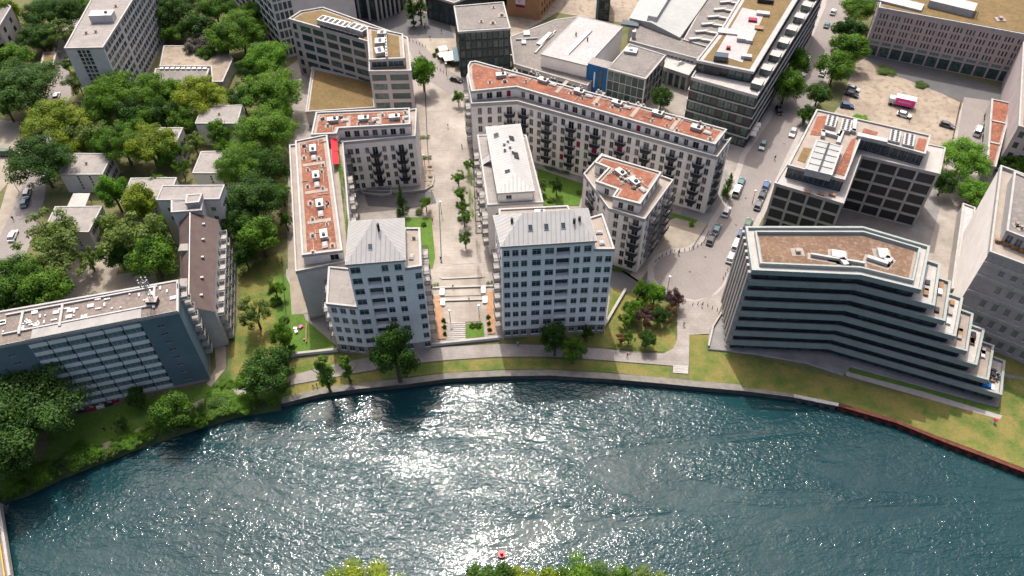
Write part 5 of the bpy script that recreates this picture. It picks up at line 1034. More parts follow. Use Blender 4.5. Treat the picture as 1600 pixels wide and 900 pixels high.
def bush(cx, cy, rp, leaf, label, h=1.8, group=None, kind='broad', name='shrub', cat='shrub', rz=None, rx=1, ry=1):
    c = P(cx, cy, h*.5); d = (c-Vector((0, 0, CAMH))).length; r = rp*d/FPX
    o = bpy.data.objects.new(name, trg.choice(CR[kind])); C.objects.link(o); o.location = (c.x, c.y, h*.42); o.rotation_euler = (0, 0, trg.uniform(0, 6) if rz is None else rz)
    o.scale = (r*rx, r*ry, h*.62); o.material_slots[0].link = 'OBJECT'; o.material_slots[0].material = M['leaf_'+leaf]; tag(o, label, cat, group); return o
T = [
 (38, 130, 44, 17, 'dark', 'broad dark green tree left of the street, near the left edge below the pink block'),
 (5, 22, 22, 18, 'yellow', 'light green tree crown in the top left corner'),
 (72, 22, 27, 15, 'dark', 'dark tree at the top edge right of the pink block'), (103, 18, 26, 15, 'dark', 'dark tree at the top edge nearest the street'),
 (58, 55, 24, 12, 'dark', 'dark tree beside the pink block, above the ochre kiosk'), (96, 52, 20, 12, 'olive', 'olive tree above the ochre roofed kiosk'),
 (135, 14, 15, 11, 'mid', 'narrow green tree between the street and the grey high-rise roof'),
 (104, 100, 11, 7, 'dark', 'small dark tree at the foot of the high-rise end wall'),
 (86, 192, 40, 16, 'yellow', 'yellowish green tree above the grey street house'), (60, 252, 40, 17, 'dark', 'big dark tree overhanging the street by the parked cars'),
 (122, 130, 17, 9, 'olive', 'thin olive tree beside the street under the high-rise'), (137, 208, 27, 14, 'olive', 'grey green tree behind the grey street house'),
 (178, 148, 36, 18, 'mid', 'bright green tree in front of the high-rise end wall'), (238, 148, 32, 17, 'mid', 'green tree in front of the low annex left end'),
 (208, 178, 24, 14, 'dark', 'darker tree between the two green trees by the high-rise'), (310, 152, 36, 16, 'yellow', 'yellow green tree in front of the low annex right end'),
 (288, 186, 20, 12, 'mid', 'green tree left of the upper pale cube house'), (190, 222, 30, 15, 'mid', 'green tree right of the grey street house'),
 (232, 226, 36, 15, 'yellow', 'spreading yellow green tree beside the narrow house in the park'), (255, 178, 22, 13, 'dark', 'dark tree in the middle of the park'),
 (344, 206, 17, 11, 'mid', 'small green tree in front of the upper pale cube house'), (304, 226, 17, 9, 'olive', 'olive tree between the two pale cube houses'),
 (272, 14, 30, 16, 'dark', 'dark tree at the top edge right of the grey high-rise'), (308, 40, 22, 13, 'dark', 'dark tree above the beige roof deck'), (335, 12, 26, 15, 'mid', 'green tree at the top edge left of the glass office'),
 (272, 50, 17, 9, 'mid', 'green tree at the back corner of the grey high-rise'), (375, 48, 34, 17, 'mid', 'large bright tree above the beige deck beside the glass office'), (350, 60, 24, 14, 'mid', 'green tree at the right end of the beige deck'),
 (418, 92, 32, 15, 'bright', 'fresh green tree in front of the stone office'), (392, 108, 20, 12, 'dark', 'dark tree under the fresh green tree by the stone office'),
 (424, 142, 42, 17, 'mid', 'large round tree left of the ochre podium roof'), (412, 205, 44, 17, 'mid', 'large round tree left of the courtyard buildings'), (378, 152, 20, 11, 'dark', 'dark tree at the corner of the beige roof deck'),
 (376, 258, 34, 15, 'mid', 'green tree right of the lower pale cube house'), (420, 262, 26, 14, 'dark', 'dark tree left of the red roofed bar, upper end'), (395, 312, 44, 17, 'dark', 'large dark tree between the brown roof and the red roofed bar'),
 (375, 350, 26, 13, 'dark', 'dark tree beside the white balconies of the brown roofed wing'), (405, 368, 30, 14, 'mid', 'tree at the upper end of the dry lawn'),
 (352, 236, 14, 10, 'mid', 'small green tree overhanging the lower pale cube house'), (283, 262, 12, 8, 'mid', 'small tree left of the lower pale cube house'),
 (176, 300, 19, 13, 'bright', 'upright fresh green tree right of the grey street house'), (218, 316, 26, 14, 'yellow', 'yellow green tree in front of the half hidden house'),
 (206, 368, 42, 17, 'olive', 'big olive tree right of the grey cube house'), (238, 400, 32, 14, 'mid', 'green tree left of the brown roof, lower end'), (180, 392, 22, 12, 'dark', 'dark tree beside the grey cube house wall'),
 (80, 370, 42, 17, 'olive', 'feathery olive tree covering the street corner left of the cube house'), (92, 412, 34, 15, 'olive', 'olive tree above the blue slab roof'), (138, 405, 16, 8, 'olive', 'small grey olive tree beside the play yard'),
 (30, 438, 38, 16, 'mid', 'green tree behind the blue slab at the left edge'), (72, 452, 32, 14, 'mid', 'green tree behind the middle of the blue slab roof'), (10, 462, 28, 14, 'dark', 'dark tree behind the slab in the left corner'),
 (35, 640, 74, 20, 'dark', 'huge tree on the river bank in front of the slab at the left edge'), (-10, 700, 50, 18, 'dark', 'dark tree below the huge bank tree at the left edge'),
 (270, 640, 30, 11, 'mid', 'round tree on the bank below the right half of the slab'), (212, 622, 15, 7, 'dark', 'small dark tree at the foot of the slab galleries'),
 (418, 578, 34, 12, 'dark', 'dense dark tree on the bank at the lower end of the dry lawn'), (392, 600, 22, 9, 'mid', 'green tree on the bank left of the riverside path start'), (440, 525, 15, 10, 'mid', 'green tree left of the white garden wall'),
 (868, 528, 20, 12, 'dark', 'dark tree at the foot of the east tower'), (896, 547, 18, 9, 'mid', 'green tree beside the path under the east tower'), (918, 520, 10, 6, 'dark', 'small dark tree at the east tower right foot'), (852, 516, 9, 7, 'dark', 'slim dark tree against the east tower plinth'),
 (660, 112, 18, 13, 'bright', 'bright round tree beside the stone office on the promenade'),
 (1342, 14, 24, 13, 'mid', 'topmost street tree beside the rose stone office'), (1326, 46, 20, 12, 'dark', 'second street tree from the top by the rose stone office'), (1328, 76, 24, 13, 'mid', 'large street tree at the end of the arcade'),
 (1306, 104, 23, 12, 'mid', 'street tree shading the cars in the sandy car park'), (1280, 145, 16, 9, 'dark', 'small street tree above the framed office'), (1262, 176, 13, 7, 'dark', 'lowest street tree at the corner of the framed office'), (1258, 183, 9, 6, 'mid', 'tiny tree beside the corner of the framed office'),
 (1246, 96, 17, 12, 'mid', 'street tree against the dark glass office, upper one'), (1230, 132, 22, 13, 'mid', 'street tree against the dark glass office, lower one'),
 (1505, 248, 34, 13, 'bright', 'large spreading tree at the east end of the framed office'), (1476, 284, 15, 9, 'dark', 'dark tree under the spreading tree by the framed office'), (1524, 300, 21, 8, 'bright', 'fresh green tree beside the white side wall'),
 (1034, 152, 15, 9, 'dark', 'dark tree in the yard right of the blue office'), (1590, 256, 14, 7, 'mid', 'green tree at the right edge below the pink wall'), (1566, 254, 9, 6, 'dark', 'small dark tree at the corner below the pink wall'),
 (1003, 452, 13, 7, 'mid', 'small green tree at the top of the garden by the dark drive'), (1024, 458, 16, 8, 'bright', 'light green tree in the garden beside the turning circle'), (988, 484, 14, 6, 'mid', 'green tree in the middle left of the garden'),
 (1030, 492, 13, 6, 'dark', 'dark green tree in the middle right of the garden'), (977, 500, 11, 5, 'mid', 'small green tree at the left edge of the garden'), (1011, 530, 13, 6, 'dark', 'dark green tree at the foot of the garden by the path'), (983, 527, 10, 5, 'mid', 'small green tree in the lower left corner of the garden'),
 (665, 316, 10, 6, 'mid', 'small green tree at the courtyard corner beside the promenade'), (870, 290, 10, 7, 'dark', 'slim dark tree in the middle of the inner green court'), (846, 290, 9, 5, 'olive', 'small olive tree at the left of the inner green court'),
 (735, 158, 7, 5, 'mid', 'little tree beside the rounded nose of the long block'), (1000, 472, 8, 4, 'bright', 'little fresh tree in the upper garden'),

 (150, 178, 20, 12, 'mid', 'green tree between the thin street tree and the high-rise foot'), (270, 148, 18, 13, 'mid', 'green tree in front of the annex middle'), (160, 128, 14, 10, 'mid', 'narrow tree against the lower corner of the high-rise'),
 (112, 232, 18, 10, 'yellow', 'yellowish tree overhanging the roof of the grey street house'), (160, 226, 16, 11, 'mid', 'green tree behind the right end of the grey street house'), (262, 240, 18, 11, 'mid', 'green tree below the narrow park house'), (222, 196, 18, 12, 'mid', 'green tree in the middle of the park behind the spreading one'),
 (245, 290, 14, 8, 'mid', 'small tree behind the half hidden house'), (262, 352, 15, 9, 'mid', 'green tree beside the stepped grey building'), (168, 352, 16, 9, 'olive', 'olive tree right of the grey cube house'), (400, 20, 26, 14, 'mid', 'green tree at the top edge against the glass office'),
 (250, 20, 18, 13, 'dark', 'dark tree at the top edge touching the high-rise'), (322, 84, 13, 8, 'mid', 'small green tree at the back of the beige deck'), (440, 300, 12, 9, 'mid', 'green tree touching the red roofed bar, middle'), (440, 180, 16, 12, 'mid', 'green tree beside the ochre podium corner'), (446, 345, 10, 7, 'mid', 'small green tree touching the red roofed bar, lower'),
 (5, 520, 20, 10, 'mid', 'green tree crown behind the far left end of the slab'), (380, 395, 18, 10, 'dark', 'dark tree beside the balconies above the dry lawn'), (440, 560, 16, 8, 'dark', 'dark tree at the left end of the white garden wall'), (455, 545, 8, 4, 'mid', 'small tree beside the white garden wall'),
 (300, 655, 12, 5, 'mid', 'small tree on the bank right of the round one'), (188, 662, 12, 5, 'dark', 'small dark tree beside the lower footpath'), (20, 90, 22, 12, 'mid', 'green tree below the pink block at the left edge'), (5, 160, 26, 13, 'dark', 'dark tree at the left edge above the yard'),
]
for cx, cy, rp, h, lf, lb in T: tree(cx, cy, rp, h, lf, lb, 'airy' if lf == 'olive' or rp < 13 else 'broad')
for cx, cy, rp, h, lf, lb, k in ((398, 488, 24, 11, 'olive', 'thin airy tree alone on the dry lawn', 'airy'), (430, 452, 13, 7, 'mid', 'small tree at the right edge of the dry lawn', 'airy'), (1054, 466, 14, 6, 'purple', 'dark purple leaved tree beside the turning circle', 'broad'), (1008, 494, 16, 6, 'purple', 'dark purple leaved tree in the middle of the garden', 'airy'),
     (1047, 486, 12, 5, 'rust', 'reddish tree at the right edge of the garden', 'airy'), (1020, 481, 9, 4, 'rust', 'small reddish tree in the upper garden', 'airy'), (972, 528, 10, 4, 'rust', 'reddish shrub tree in the lower left garden', 'airy'), (1003, 468, 8, 4, 'purple', 'small purple tree near the top of the garden', 'airy'),
     (310, 70, 20, 9, 'grey', 'bare looking grey tree standing on the beige deck', 'airy'), (76, 72, 10, 4, 'rust', 'rust coloured shrub tree above the kiosk', 'airy')): tree(cx, cy, rp, h, lf, lb, k)
for cx, cy, rp, h, lf, lb, k in ((617, 550, 32, 20, 'dark', 'tall dark weeping tree in front of the left white tower', 'broad'), (508, 585, 20, 13, 'mid', 'columnar tree on the riverside lawn below the west tower', 'column'), (542, 577, 13, 10, 'mid', 'smaller columnar tree right of the first on the riverside lawn', 'column'),
     (627, 312, 11, 10, 'dark', 'pointed conifer on the courtyard lawn', 'cone'), (1139, 288, 9, 8, 'mid', 'narrow conical tree at the end of the long block by the street', 'cone'), (644, 14, 14, 12, 'dark', 'dark pine left one of two on the upper plaza', 'column'), (656, 10, 13, 12, 'dark', 'dark pine right one of two on the upper plaza', 'column')): tree(cx, cy, rp, h, lf, lb, k)
for i, (cx, cy, rp, lb) in enumerate(((716, 156, 8, 'topmost small tree on the promenade near the street'), (716, 281, 9, 'small promenade tree beside the zinc roofed block, first of the lower row'), (720, 308, 9, 'second small tree of the lower promenade row'), (722, 328, 8, 'third small tree of the lower promenade row'), (725, 345, 9, 'fourth small tree of the lower promenade row'), (727, 378, 8, 'last small tree of the promenade row, standing alone'), (732, 262, 7, 'small tree in the front garden strip beside the promenade'))):
    tree(cx, cy-4, rp+2, 6, 'mid', lb, 'airy', group='small trees along the promenade')
# river bank and far side trees
for cx, cy, rp, h, lf, lb in ((560, 942, 62, 12, 'yellow', 'yellow green tree crown on the near bank, left of centre'), (768, 922, 40, 12, 'dark', 'dark tree crown on the near bank below the red buoy'), (835, 934, 46, 12, 'yellow', 'yellow green tree crown on the near bank beside the dark one'), (915, 930, 52, 13, 'mid', 'large green tree crown on the near bank'), (1005, 946, 54, 12, 'yellow', 'olive yellow tree crown on the near bank at the right of the row'), (965, 936, 42, 12, 'mid', 'green tree crown on the near bank between two larger ones')):
    tree(cx, cy, rp, h, lf, lb, group='trees on the near bank')
for i, (cx, cy, rp, lf, h, lb) in enumerate(((345, 628, 32, 'mid', 2.5, 'low spreading shrub on the bank right of the round tree'), (372, 632, 22, 'bright', 2.2, 'bright shrub on the bank beside the path'), (318, 640, 16, 'mid', 2, 'shrub on the bank just right of the round tree'), (205, 686, 17, 'bright', 2, 'bright shrub on the bank above the water, lower left'), (180, 694, 14, 'mid', 2, 'shrub beside the bright shrub on the lower left bank'),
        (120, 712, 24, 'mid', 2.6, 'wide shrub at the water edge below the huge bank tree'), (146, 704, 16, 'bright', 2.2, 'bright yellowish shrub at the water edge, lower left'), (60, 738, 22, 'mid', 2.5, 'shrub at the water edge near the bridge'), (20, 750, 22, 'mid', 2.5, 'shrub beside the bridge end'), (90, 728, 16, 'dark', 2.2, 'dark shrub at the water edge between two green ones'),
        (235, 668, 16, 'mid', 2, 'shrub on the bank left of the round tree'), (440, 600, 12, 'mid', 2, 'shrub beside the start of the riverside path'), (350, 600, 15, 'mid', 1.8, 'shrub beside the footpath end at the slab corner'), (430, 470, 12, 'mid', 1.8, 'shrub at the lower right edge of the dry lawn'), (444, 498, 10, 'mid', 1.6, 'shrub beside the gravel path end'),
        (820, 110, 12, 'bright', 3, 'bright yellow green shrub between the long block and the glazed range'), (805, 106, 9, 'mid', 2.5, 'green shrub at the corner of the glazed range'), (915, 136, 8, 'mid', 2.5, 'green shrub at the foot of the blue panel'), (1345, 186, 14, 'bright', 1.5, 'low bright shrub behind the framed office'), (1543, 548, 8, 'bright', 5.5, 'bright shrub on the lowest roof terrace of the terraced building'),
        (1080, 350, 5, 'bright', 1.2, 'tiny bright shrub at the corner of the sandy plaza'), (626, 332, 6, 'mid', 1.2, 'small shrub on the courtyard lawn edge'), (655, 330, 7, 'olive', 1.4, 'olive shrub on the courtyard lawn'), (662, 350, 5, 'mid', 1.2, 'small shrub on the courtyard lawn, lower'), (1500, 485, 4, 'mid', 14, 'potted shrubs on a terrace of the terraced building'),
        (738, 508, 6, 'mid', 1.4, 'clipped shrub in the green bed, left'), (748, 508, 6, 'mid', 1.4, 'clipped shrub in the green bed, right'), (1385, 110, 14, 'olive', 1.2, 'weedy shrub strip at the arcade corner'), (1440, 132, 10, 'olive', 1.0, 'weedy shrub in front of the arcade middle'), (860, 312, 7, 'olive', 1.2, 'low shrub beside the path in the inner court'), (905, 300, 5, 'mid', 1.2, 'low shrub at the right edge of the inner court'))):
    if 'terrace' in lb: 
        c = P(cx, cy, h); o = bush(cx, cy, rp, lf, lb, 1.5); o.location = (c.x, c.y, h-.6+ (0 if h < 10 else 0))
    else: bush(cx, cy, rp, lf, lb, h)
for i in range(26):
    t_ = i/25; k_ = t_*6.8; a_ = Vector(quay_px[int(k_)]).lerp(Vector(quay_px[min(7, int(k_)+1)]), k_-int(k_)); bush(a_.x+trg.uniform(-4, 4), a_.y-trg.uniform(1, 6), trg.uniform(7, 12), trg.choice(('mid', 'mid', 'dark', 'olive')), 'low green shrub in the fringe on the left bank, %s from the bridge' % ORD2[i], trg.uniform(1, 2), 'shrub fringe of the left bank')
for i, (x, y, lb) in enumerate(((693, 500, 'left row upper'), (694, 510, 'left row middle'), (695, 521, 'left row lower'), (763, 495, 'right row upper'), (764, 505, 'right row middle'), (765, 515, 'right row lower'))):
    bush(x, y, 4, 'dark', 'round clipped shrub in a brown planting bed by the stair, '+lb, 1.3, 'clipped shrubs beside the stair')
for a, c, lb in (((656, 216), (672, 216), 'short clipped hedge at the end of the courtyard bar beside the promenade'), ((660, 248), (675, 248), 'clipped hedge above the small front garden on the promenade'), ((735, 300), (738, 345), 'long hedge along the promenade in front of the zinc roofed block'), ((733, 262), (736, 295), 'hedge along the upper front gardens of the zinc roofed block'), ((676, 448), (686, 447), 'short hedge above the left planting bed'), ((760, 445), (770, 444), 'short hedge above the right planting bed'), ((850, 262), (890, 274), 'hedge below the long block at the inner court'), ((955, 420), (975, 426), 'hedge at the foot of the apartment cube'), ((528, 225), (548, 400), 'planted strip along the roof terrace of the red roofed bar')):
    z_ = 17.2 if 'roof' in lb else 0; p0, p1 = P(*a, z_), P(*c, z_); m2 = (p0+p1)/2; L = (p1-p0).length
    o = bpy.data.objects.new('hedge', CR['hedge'][0]); C.objects.link(o); o.location = (m2.x, m2.y, z_+.5); o.rotation_euler = (0, 0, math.atan2((p1-p0).y, (p1-p0).x)); o.scale = (L/2, .8, .9); o.material_slots[0].link = 'OBJECT'; o.material_slots[0].material = M['leaf_mid']; tag(o, lb, 'hedge')
# ------------------------------------------------------------------ vehicles
CARS = {}
def car_proto(col, kind):
    if (col, kind) in CARS: return CARS[(col, kind)]
    L, W_, H1, H2 = (4.5, 1.8, .85, 1.45) if kind == 'car' else (5.2, 1.95, 1.2, 2.1)
    prof = [(-L/2, .35), (-L/2+.05, H1*.85), (-L/2+.35, H1), (L/2-1.1, H1), (L/2-.15, H1*.78), (L/2, .4), (L/2-.1, .22), (-L/2+.1, .22)]
    body = MB()
    for s_ in (-1, 1): body.face([(x, s_*W_/2*(.94 if abs(x) > L/2-.2 else 1), z) for x, z in (prof if s_ < 0 else prof[::-1])], col)
    for i in range(len(prof)):
        (x0, z0), (x1, z1) = prof[i], prof[(i+1) % len(prof)]; k0, k1 = (.94 if abs(x0) > L/2-.2 else 1), (.94 if abs(x1) > L/2-.2 else 1)
        body.face([(x0, W_/2*k0, z0), (x0, -W_/2*k0, z0), (x1, -W_/2*k1, z1), (x1, W_/2*k1, z1)], col)
    cab0, cab1 = ((-L/2+.25, L/2-1.15), (-L/2+.75, L/2-1.95)) if kind == 'car' else ((-L/2+.05, L/2-.9), (-L/2+.15, L/2-1.6))
    gl = MB(); w0, w1 = W_/2-.06, W_/2-.24
    a = [(cab0[0], -w0, H1), (cab0[1], -w0, H1), (cab0[1], w0, H1), (cab0[0], w0, H1)]; t_ = [(cab1[0], -w1, H2), (cab1[1], -w1, H2), (cab1[1], w1, H2), (cab1[0], w1, H2)]
    for i in range(4): gl.face([a[i], a[(i+1) % 4], t_[(i+1) % 4], t_[i]], 'glass')
    rf = MB(); rf.prism([(x, y) for x, y, z in t_], H2-.02, H2+.04, col)
    root = empty('parked_car', (0, 0, -50)); parts = [('body', body), ('window', gl), ('roof', rf)]
    for s_ in (-1, 1):
        for e in (-1, 1): q = MB(); q.tube((e*L*.3, s_*(W_/2-.2), .32), (e*L*.3, s_*(W_/2+.02), .32), .32, .32, 'tyre', 10); parts.append(('wheel', q))
        q = MB(); q.box((L/2-.12, s_*W_*.36, .6), (.2, .35, .16), 'white_paint'); parts.append(('headlight', q))
    for n_, q in parts: q.build(n_, root)
    CARS[(col, kind)] = root; root['used'] = 0; return root
def car(x, y, dx, dy, col, label, kind='car', group='cars parked along the streets'):
    """(dx, dy): direction of the nose in the photograph"""
    pr = car_proto('car_'+col, kind); a, c = P(x, y, .7), P(x+dx, y+dy, .7); rz = math.atan2((c-a).y, (c-a).x); loc = (a.x, a.y, .1)
    if not pr['used']: pr['used'] = 1; o = pr; o.location = loc; o.rotation_euler = (0, 0, rz)
    else: o = clone_tree(pr, loc=loc, rz=rz)
    o.name = 'parked_van' if kind == 'van' else 'parked_car'; tag(o, label, 'van' if kind == 'van' else 'car', group); return o
for x, y, dx, dy, col, lb, k in (
 (1192, 227, -3, 7, 'teal', 'dark teal car alone on the shaded street left of the framed office', 'car'), (1239, 207, -3, 7, 'silver', 'silver car beside the upper corner of the framed office', 'car'), (1158, 285, 3, -7, 'teal', 'dark car at the top of the row on the left kerb', 'car'),
 (1152, 298, 3, -7, 'white', 'white van on the left kerb near the conical tree', 'van'), (1135, 330, 3, -7, 'silver', 'silver car on the left kerb between van and teal car', 'car'), (1120, 358, 3, -7, 'teal', 'teal car on the left kerb by the bollards', 'car'), (1111, 374, 3, -7, 'black', 'dark car last on the left kerb by the bollards', 'car'),
 (1197, 290, 3, -7, 'blue', 'blue car topmost on the right kerb', 'car'), (1191, 305, 3, -7, 'black', 'black car below the blue car on the right kerb', 'car'), (1185, 320, 3, -7, 'grey', 'grey car third on the right kerb below the blue car', 'car'),
 (1169, 349, 3, -7, 'green', 'dark green car on the right kerb, middle', 'car'), (1158, 366, 3, -7, 'blue', 'dark blue car on the right kerb above the white van', 'car'), (1151, 383, 3, -7, 'white', 'white van on the right kerb beside the terraced building', 'van'), (1142, 402, 3, -7, 'silver', 'grey silver car last on the right kerb by the terraced building', 'car'),
 (1302, 18, 3, -7, 'silver', 'silver car at the top of the street under the street tree', 'car'), (1292, 38, 3, -7, 'teal', 'dark car near the top of the street in building shade', 'car'), (1262, 94, 3, -7, 'white', 'white van parked in front of the dark glass office', 'van'), (1285, 113, 3, -7, 'silver', 'silver car under the car park street tree', 'car'), (1255, 118, 3, -7, 'silver', 'pale car below the white van by the dark glass office', 'car'), (1218, 172, 2, 7, 'black', 'black car in the deep shade below the dark glass office', 'car'),
 (1333, 138, 7, 2, 'silver', 'silver car in the car park under the tree, upper one', 'car'), (1331, 147, 7, 2, 'black', 'black car in the car park under the tree, lower one', 'car'), (1324, 165, 7, 1, 'blue', 'dark blue car at the left edge of the sandy car park', 'car'),
 (1413, 179, 7, 2, 'white', 'white car below the pink truck in the sandy car park', 'car'), (1480, 195, 7, 2, 'grey', 'dark grey car at the right of the sandy car park', 'car'), (1528, 205, 3, -7, 'white', 'white van in the asphalt yard beside the low red roofed row', 'van'),
 (713, 124, 7, 2, 'black', 'black car turning at the top of the promenade', 'car'), (540, 23, 7, 2, 'white', 'white car under the columns at the top', 'car'),
 (42, 301, 2, -7, 'white', 'white car on the left street above the dark one', 'car'), (38, 316, 2, -7, 'teal', 'dark teal car on the left street', 'car'), (20, 368, 3, -7, 'white', 'white silver car lower on the left street', 'car'), (88, 150, 2, -7, 'white', 'white car on the street below the kiosk', 'car'), (122, 43, 2, -7, 'white', 'white car left of the high-rise roof', 'car'), (80, 108, 2, -6, 'silver', 'silver car beside the ochre roofed kiosk', 'car'),
 (12, 240, 7, 0, 'green', 'green container like van at the left edge', 'van'), (72, 275, 3, -7, 'silver', 'pale car in tree shade right of the left street', 'car')): car(x, y, dx, dy, col, lb, k)
# pink and white box truck
a, c = P(1390, 157, 1), P(1427, 165, 1); rz = math.atan2((c-a).y, (c-a).x); tr_ = empty('box_truck', (*((a+c)/2).xy, .06), rz, label='white box truck with pink side panels in the sandy car park', cat='truck')
q = MB(); q.box((.9, 0, 2.05), (6.0, 2.45, 2.5), 'white_paint'); q.build('cargo_box', tr_)
for s_ in (-1, 1):
    q = MB(); q.box((.9, s_*1.24, 2.0), (5.8, .04, 2.3), 'pink_paint')
    for k in range(7): q.box((-.9+k*.55, s_*1.27, 2.05), (.3, .04, .42), 'white_paint', 0)
    q.build('side_panel', tr_)
q = MB(); q.box((-3.1, 0, 1.5), (1.7, 2.3, 1.9), 'white_paint', taper=.92); q.build('cab', tr_); q = MB(); q.box((-3.95, 0, 1.8), (.08, 2.0, .8), 'glass'); q.build('windscreen', tr_); q = MB(); q.box((0, 0, .62), (7.4, 1.2, .3), 'metal_dark'); q.build('chassis', tr_)
for e in (-3.0, 1.2, 2.5):
    for s_ in (-1, 1): q = MB(); q.tube((e, s_*.8, .48), (e, s_*1.15, .48), .48, .48, 'tyre', 12); q.build('wheel', tr_)
# ------------------------------------------------------------------ street furniture
def lamp(x, y, label, h=4.5, globe=False):
    b_ = P(x, y, 0); r_ = empty('street_lamp', (b_.x, b_.y, .05), label=label, cat='street lamp', group='street lamps'); q = MB(); q.tube((0, 0, 0), (0, 0, h), .09, .06, 'metal_dark', 7); q.build('post', r_)
    q = MB(); q.tube((0, 0, h), (0, 0, h+.25), .38, .3, 'white_paint', 10); q.build('lamp_head', r_); return r_
for x, y, lb in ((1043, 452, 'lamp with round white head beside the purple tree'), (664, 262, 'lamp at the promenade hedge by the courtyard bar'), (799, 105, 'lamp between the grey cube office and the long block'), (698, 118, 'lamp post at the top of the promenade by the bollards'), (719, 165, 'lamp beside the topmost promenade tree'), (690, 335, 'lamp on the lower promenade'), (704, 505, 'lamp at the left head of the garden stair'), (749, 497, 'lamp at the right head of the garden stair'), (1175, 318, 'lamp on the right pavement beside the framed office'), (1180, 388, 'lamp at the corner of the terraced building'), (30, 300, 'lamp on the left street pavement')): lamp(x, y, lb)
ORD = 'first second third fourth fifth sixth seventh eighth ninth tenth eleventh twelfth thirteenth fourteenth fifteenth sixteenth'.split()
def bollards(pts, label, n):
    p = [P(*a, 0) for a in pts]; tot = [0]
    for a, c in zip(p[:-1], p[1:]): tot.append(tot[-1]+(c-a).length)
    for i in range(n):
        s_ = tot[-1]*(i+.5)/n; k = max(j for j in range(len(p)-1) if tot[j] <= s_); t = (s_-tot[k])/(tot[k+1]-tot[k]); w_ = p[k].lerp(p[k+1], t)
        if 'bol' not in BAL: q = MB(); q.tube((0, 0, 0), (0, 0, .95), .09, .09, 'metal_dark', 7); q.tube((0, 0, .95), (0, 0, 1.05), .1, .04, 'metal_dark', 7); BAL['bol'] = q.mesh('bollard')
        o = bpy.data.objects.new('bollard', BAL['bol']); C.objects.link(o); o.location = (w_.x, w_.y, .08); tag(o, label+', '+ORD[i]+' of the row from the left', 'bollard', label.replace('dark bollard', 'bollards'))
bollards([(1022, 412), (1034, 402), (1052, 394), (1078, 391), (1098, 382), (1108, 362)], 'dark bollard on the kerb round the sandy plaza', 16)
bollards([(1078, 478), (1100, 476), (1115, 484), (1124, 488)], 'dark bollard below the turning circle', 6)
bollards([(654, 82), (668, 100), (690, 112), (700, 118)], 'dark bollard at the top of the promenade', 12)
bollards([(632, 62), (650, 68), (668, 76)], 'dark bollard along the upper plaza', 7)
bollards([(1128, 440), (1138, 420), (1150, 400)], 'dark bollard on the pavement by the terraced building', 6)
# cafe parasols and hedge pots
for x, y, lb in ((692, 74, 'cafe parasol at the top, standing alone'), (692, 84, 'cafe parasol left in the middle row'), (702, 83, 'cafe parasol right in the middle row'), (700, 90, 'cafe parasol left in the lowest row'), (708, 89, 'cafe parasol right in the lowest row')):
    b_ = P(x, y, 2.4); r_ = empty('parasol', (b_.x, b_.y, 0.06), label='pale square '+lb, cat='parasol', group='cafe parasols'); q = MB(); q.box((0, 0, 2.4), (3.0, 3.0, .7), 'canvas', .3, taper=.12); q.build('canopy', r_); q = MB(); q.tube((0, 0, 0), (0, 0, 2.4), .05, .05, 'wood', 6); q.build('pole', r_)
for i, (x, y) in enumerate(((682, 78), (679, 85), (686, 88), (693, 92), (700, 97), (707, 100))): bush(x, y, 4, 'dark', 'potted shrub fencing the cafe terrace, %s of the curved row from the top' % ORD[i], 1.6, 'potted shrubs round the cafe')
b_ = P(712, 85, 3); q = MB(); q.box((b_.x, b_.y, 3), (1.8, 9, .25), 'blue_panel', .12); tag(q.build('awning'), 'blue awning along the west side of the grey cube office', 'awning')
# white awnings at the dark glass office cafe
for k in range(3):
    b_ = P(1174+k*3.5, 208-k*7, 2.6); q = MB(); q.box((b_.x, b_.y, 2.6), (3, 2.4, .3), 'canvas', -.3, taper=.8); tag(q.build('awning'), 'pale awning at the street corner of the dark glass office, %s of three' % ('lowest', 'middle', 'topmost')[k], 'awning', 'pale street awnings')
# fences, garden walls
def fence(a, c, label, h=1.1, m='metal_dark', n=None):
    p0, p1 = P(*a, 0), P(*c, 0); d = p1-p0; L = d.length; an = math.atan2(d.y, d.x); r_ = empty('fence', (p0.x, p0.y, 0), an, label=label, cat='fence'); q = MB(); q.box((L/2, 0, h), (L, .05, .05), m); q.box((L/2, 0, .2), (L, .05, .05), m)
    for i in range(int(L/.5)): q.box((i*.5, 0, h/2), (.04, .04, h), m)
    q.build('rails', r_); return r_
fence((452, 552), (440, 400), 'thin dark fence between the dry lawn and the gravel path'); fence((1499, 165), (1478, 262), 'dark fence between the sandy car park and the asphalt yard', 1.6); fence((1080, 391), (1106, 352), 'thin railing on the east side of the sandy plaza')
fence((366, 1), (430, 43), 'low wall line below the white framed glass office', .8, 'concrete_light')
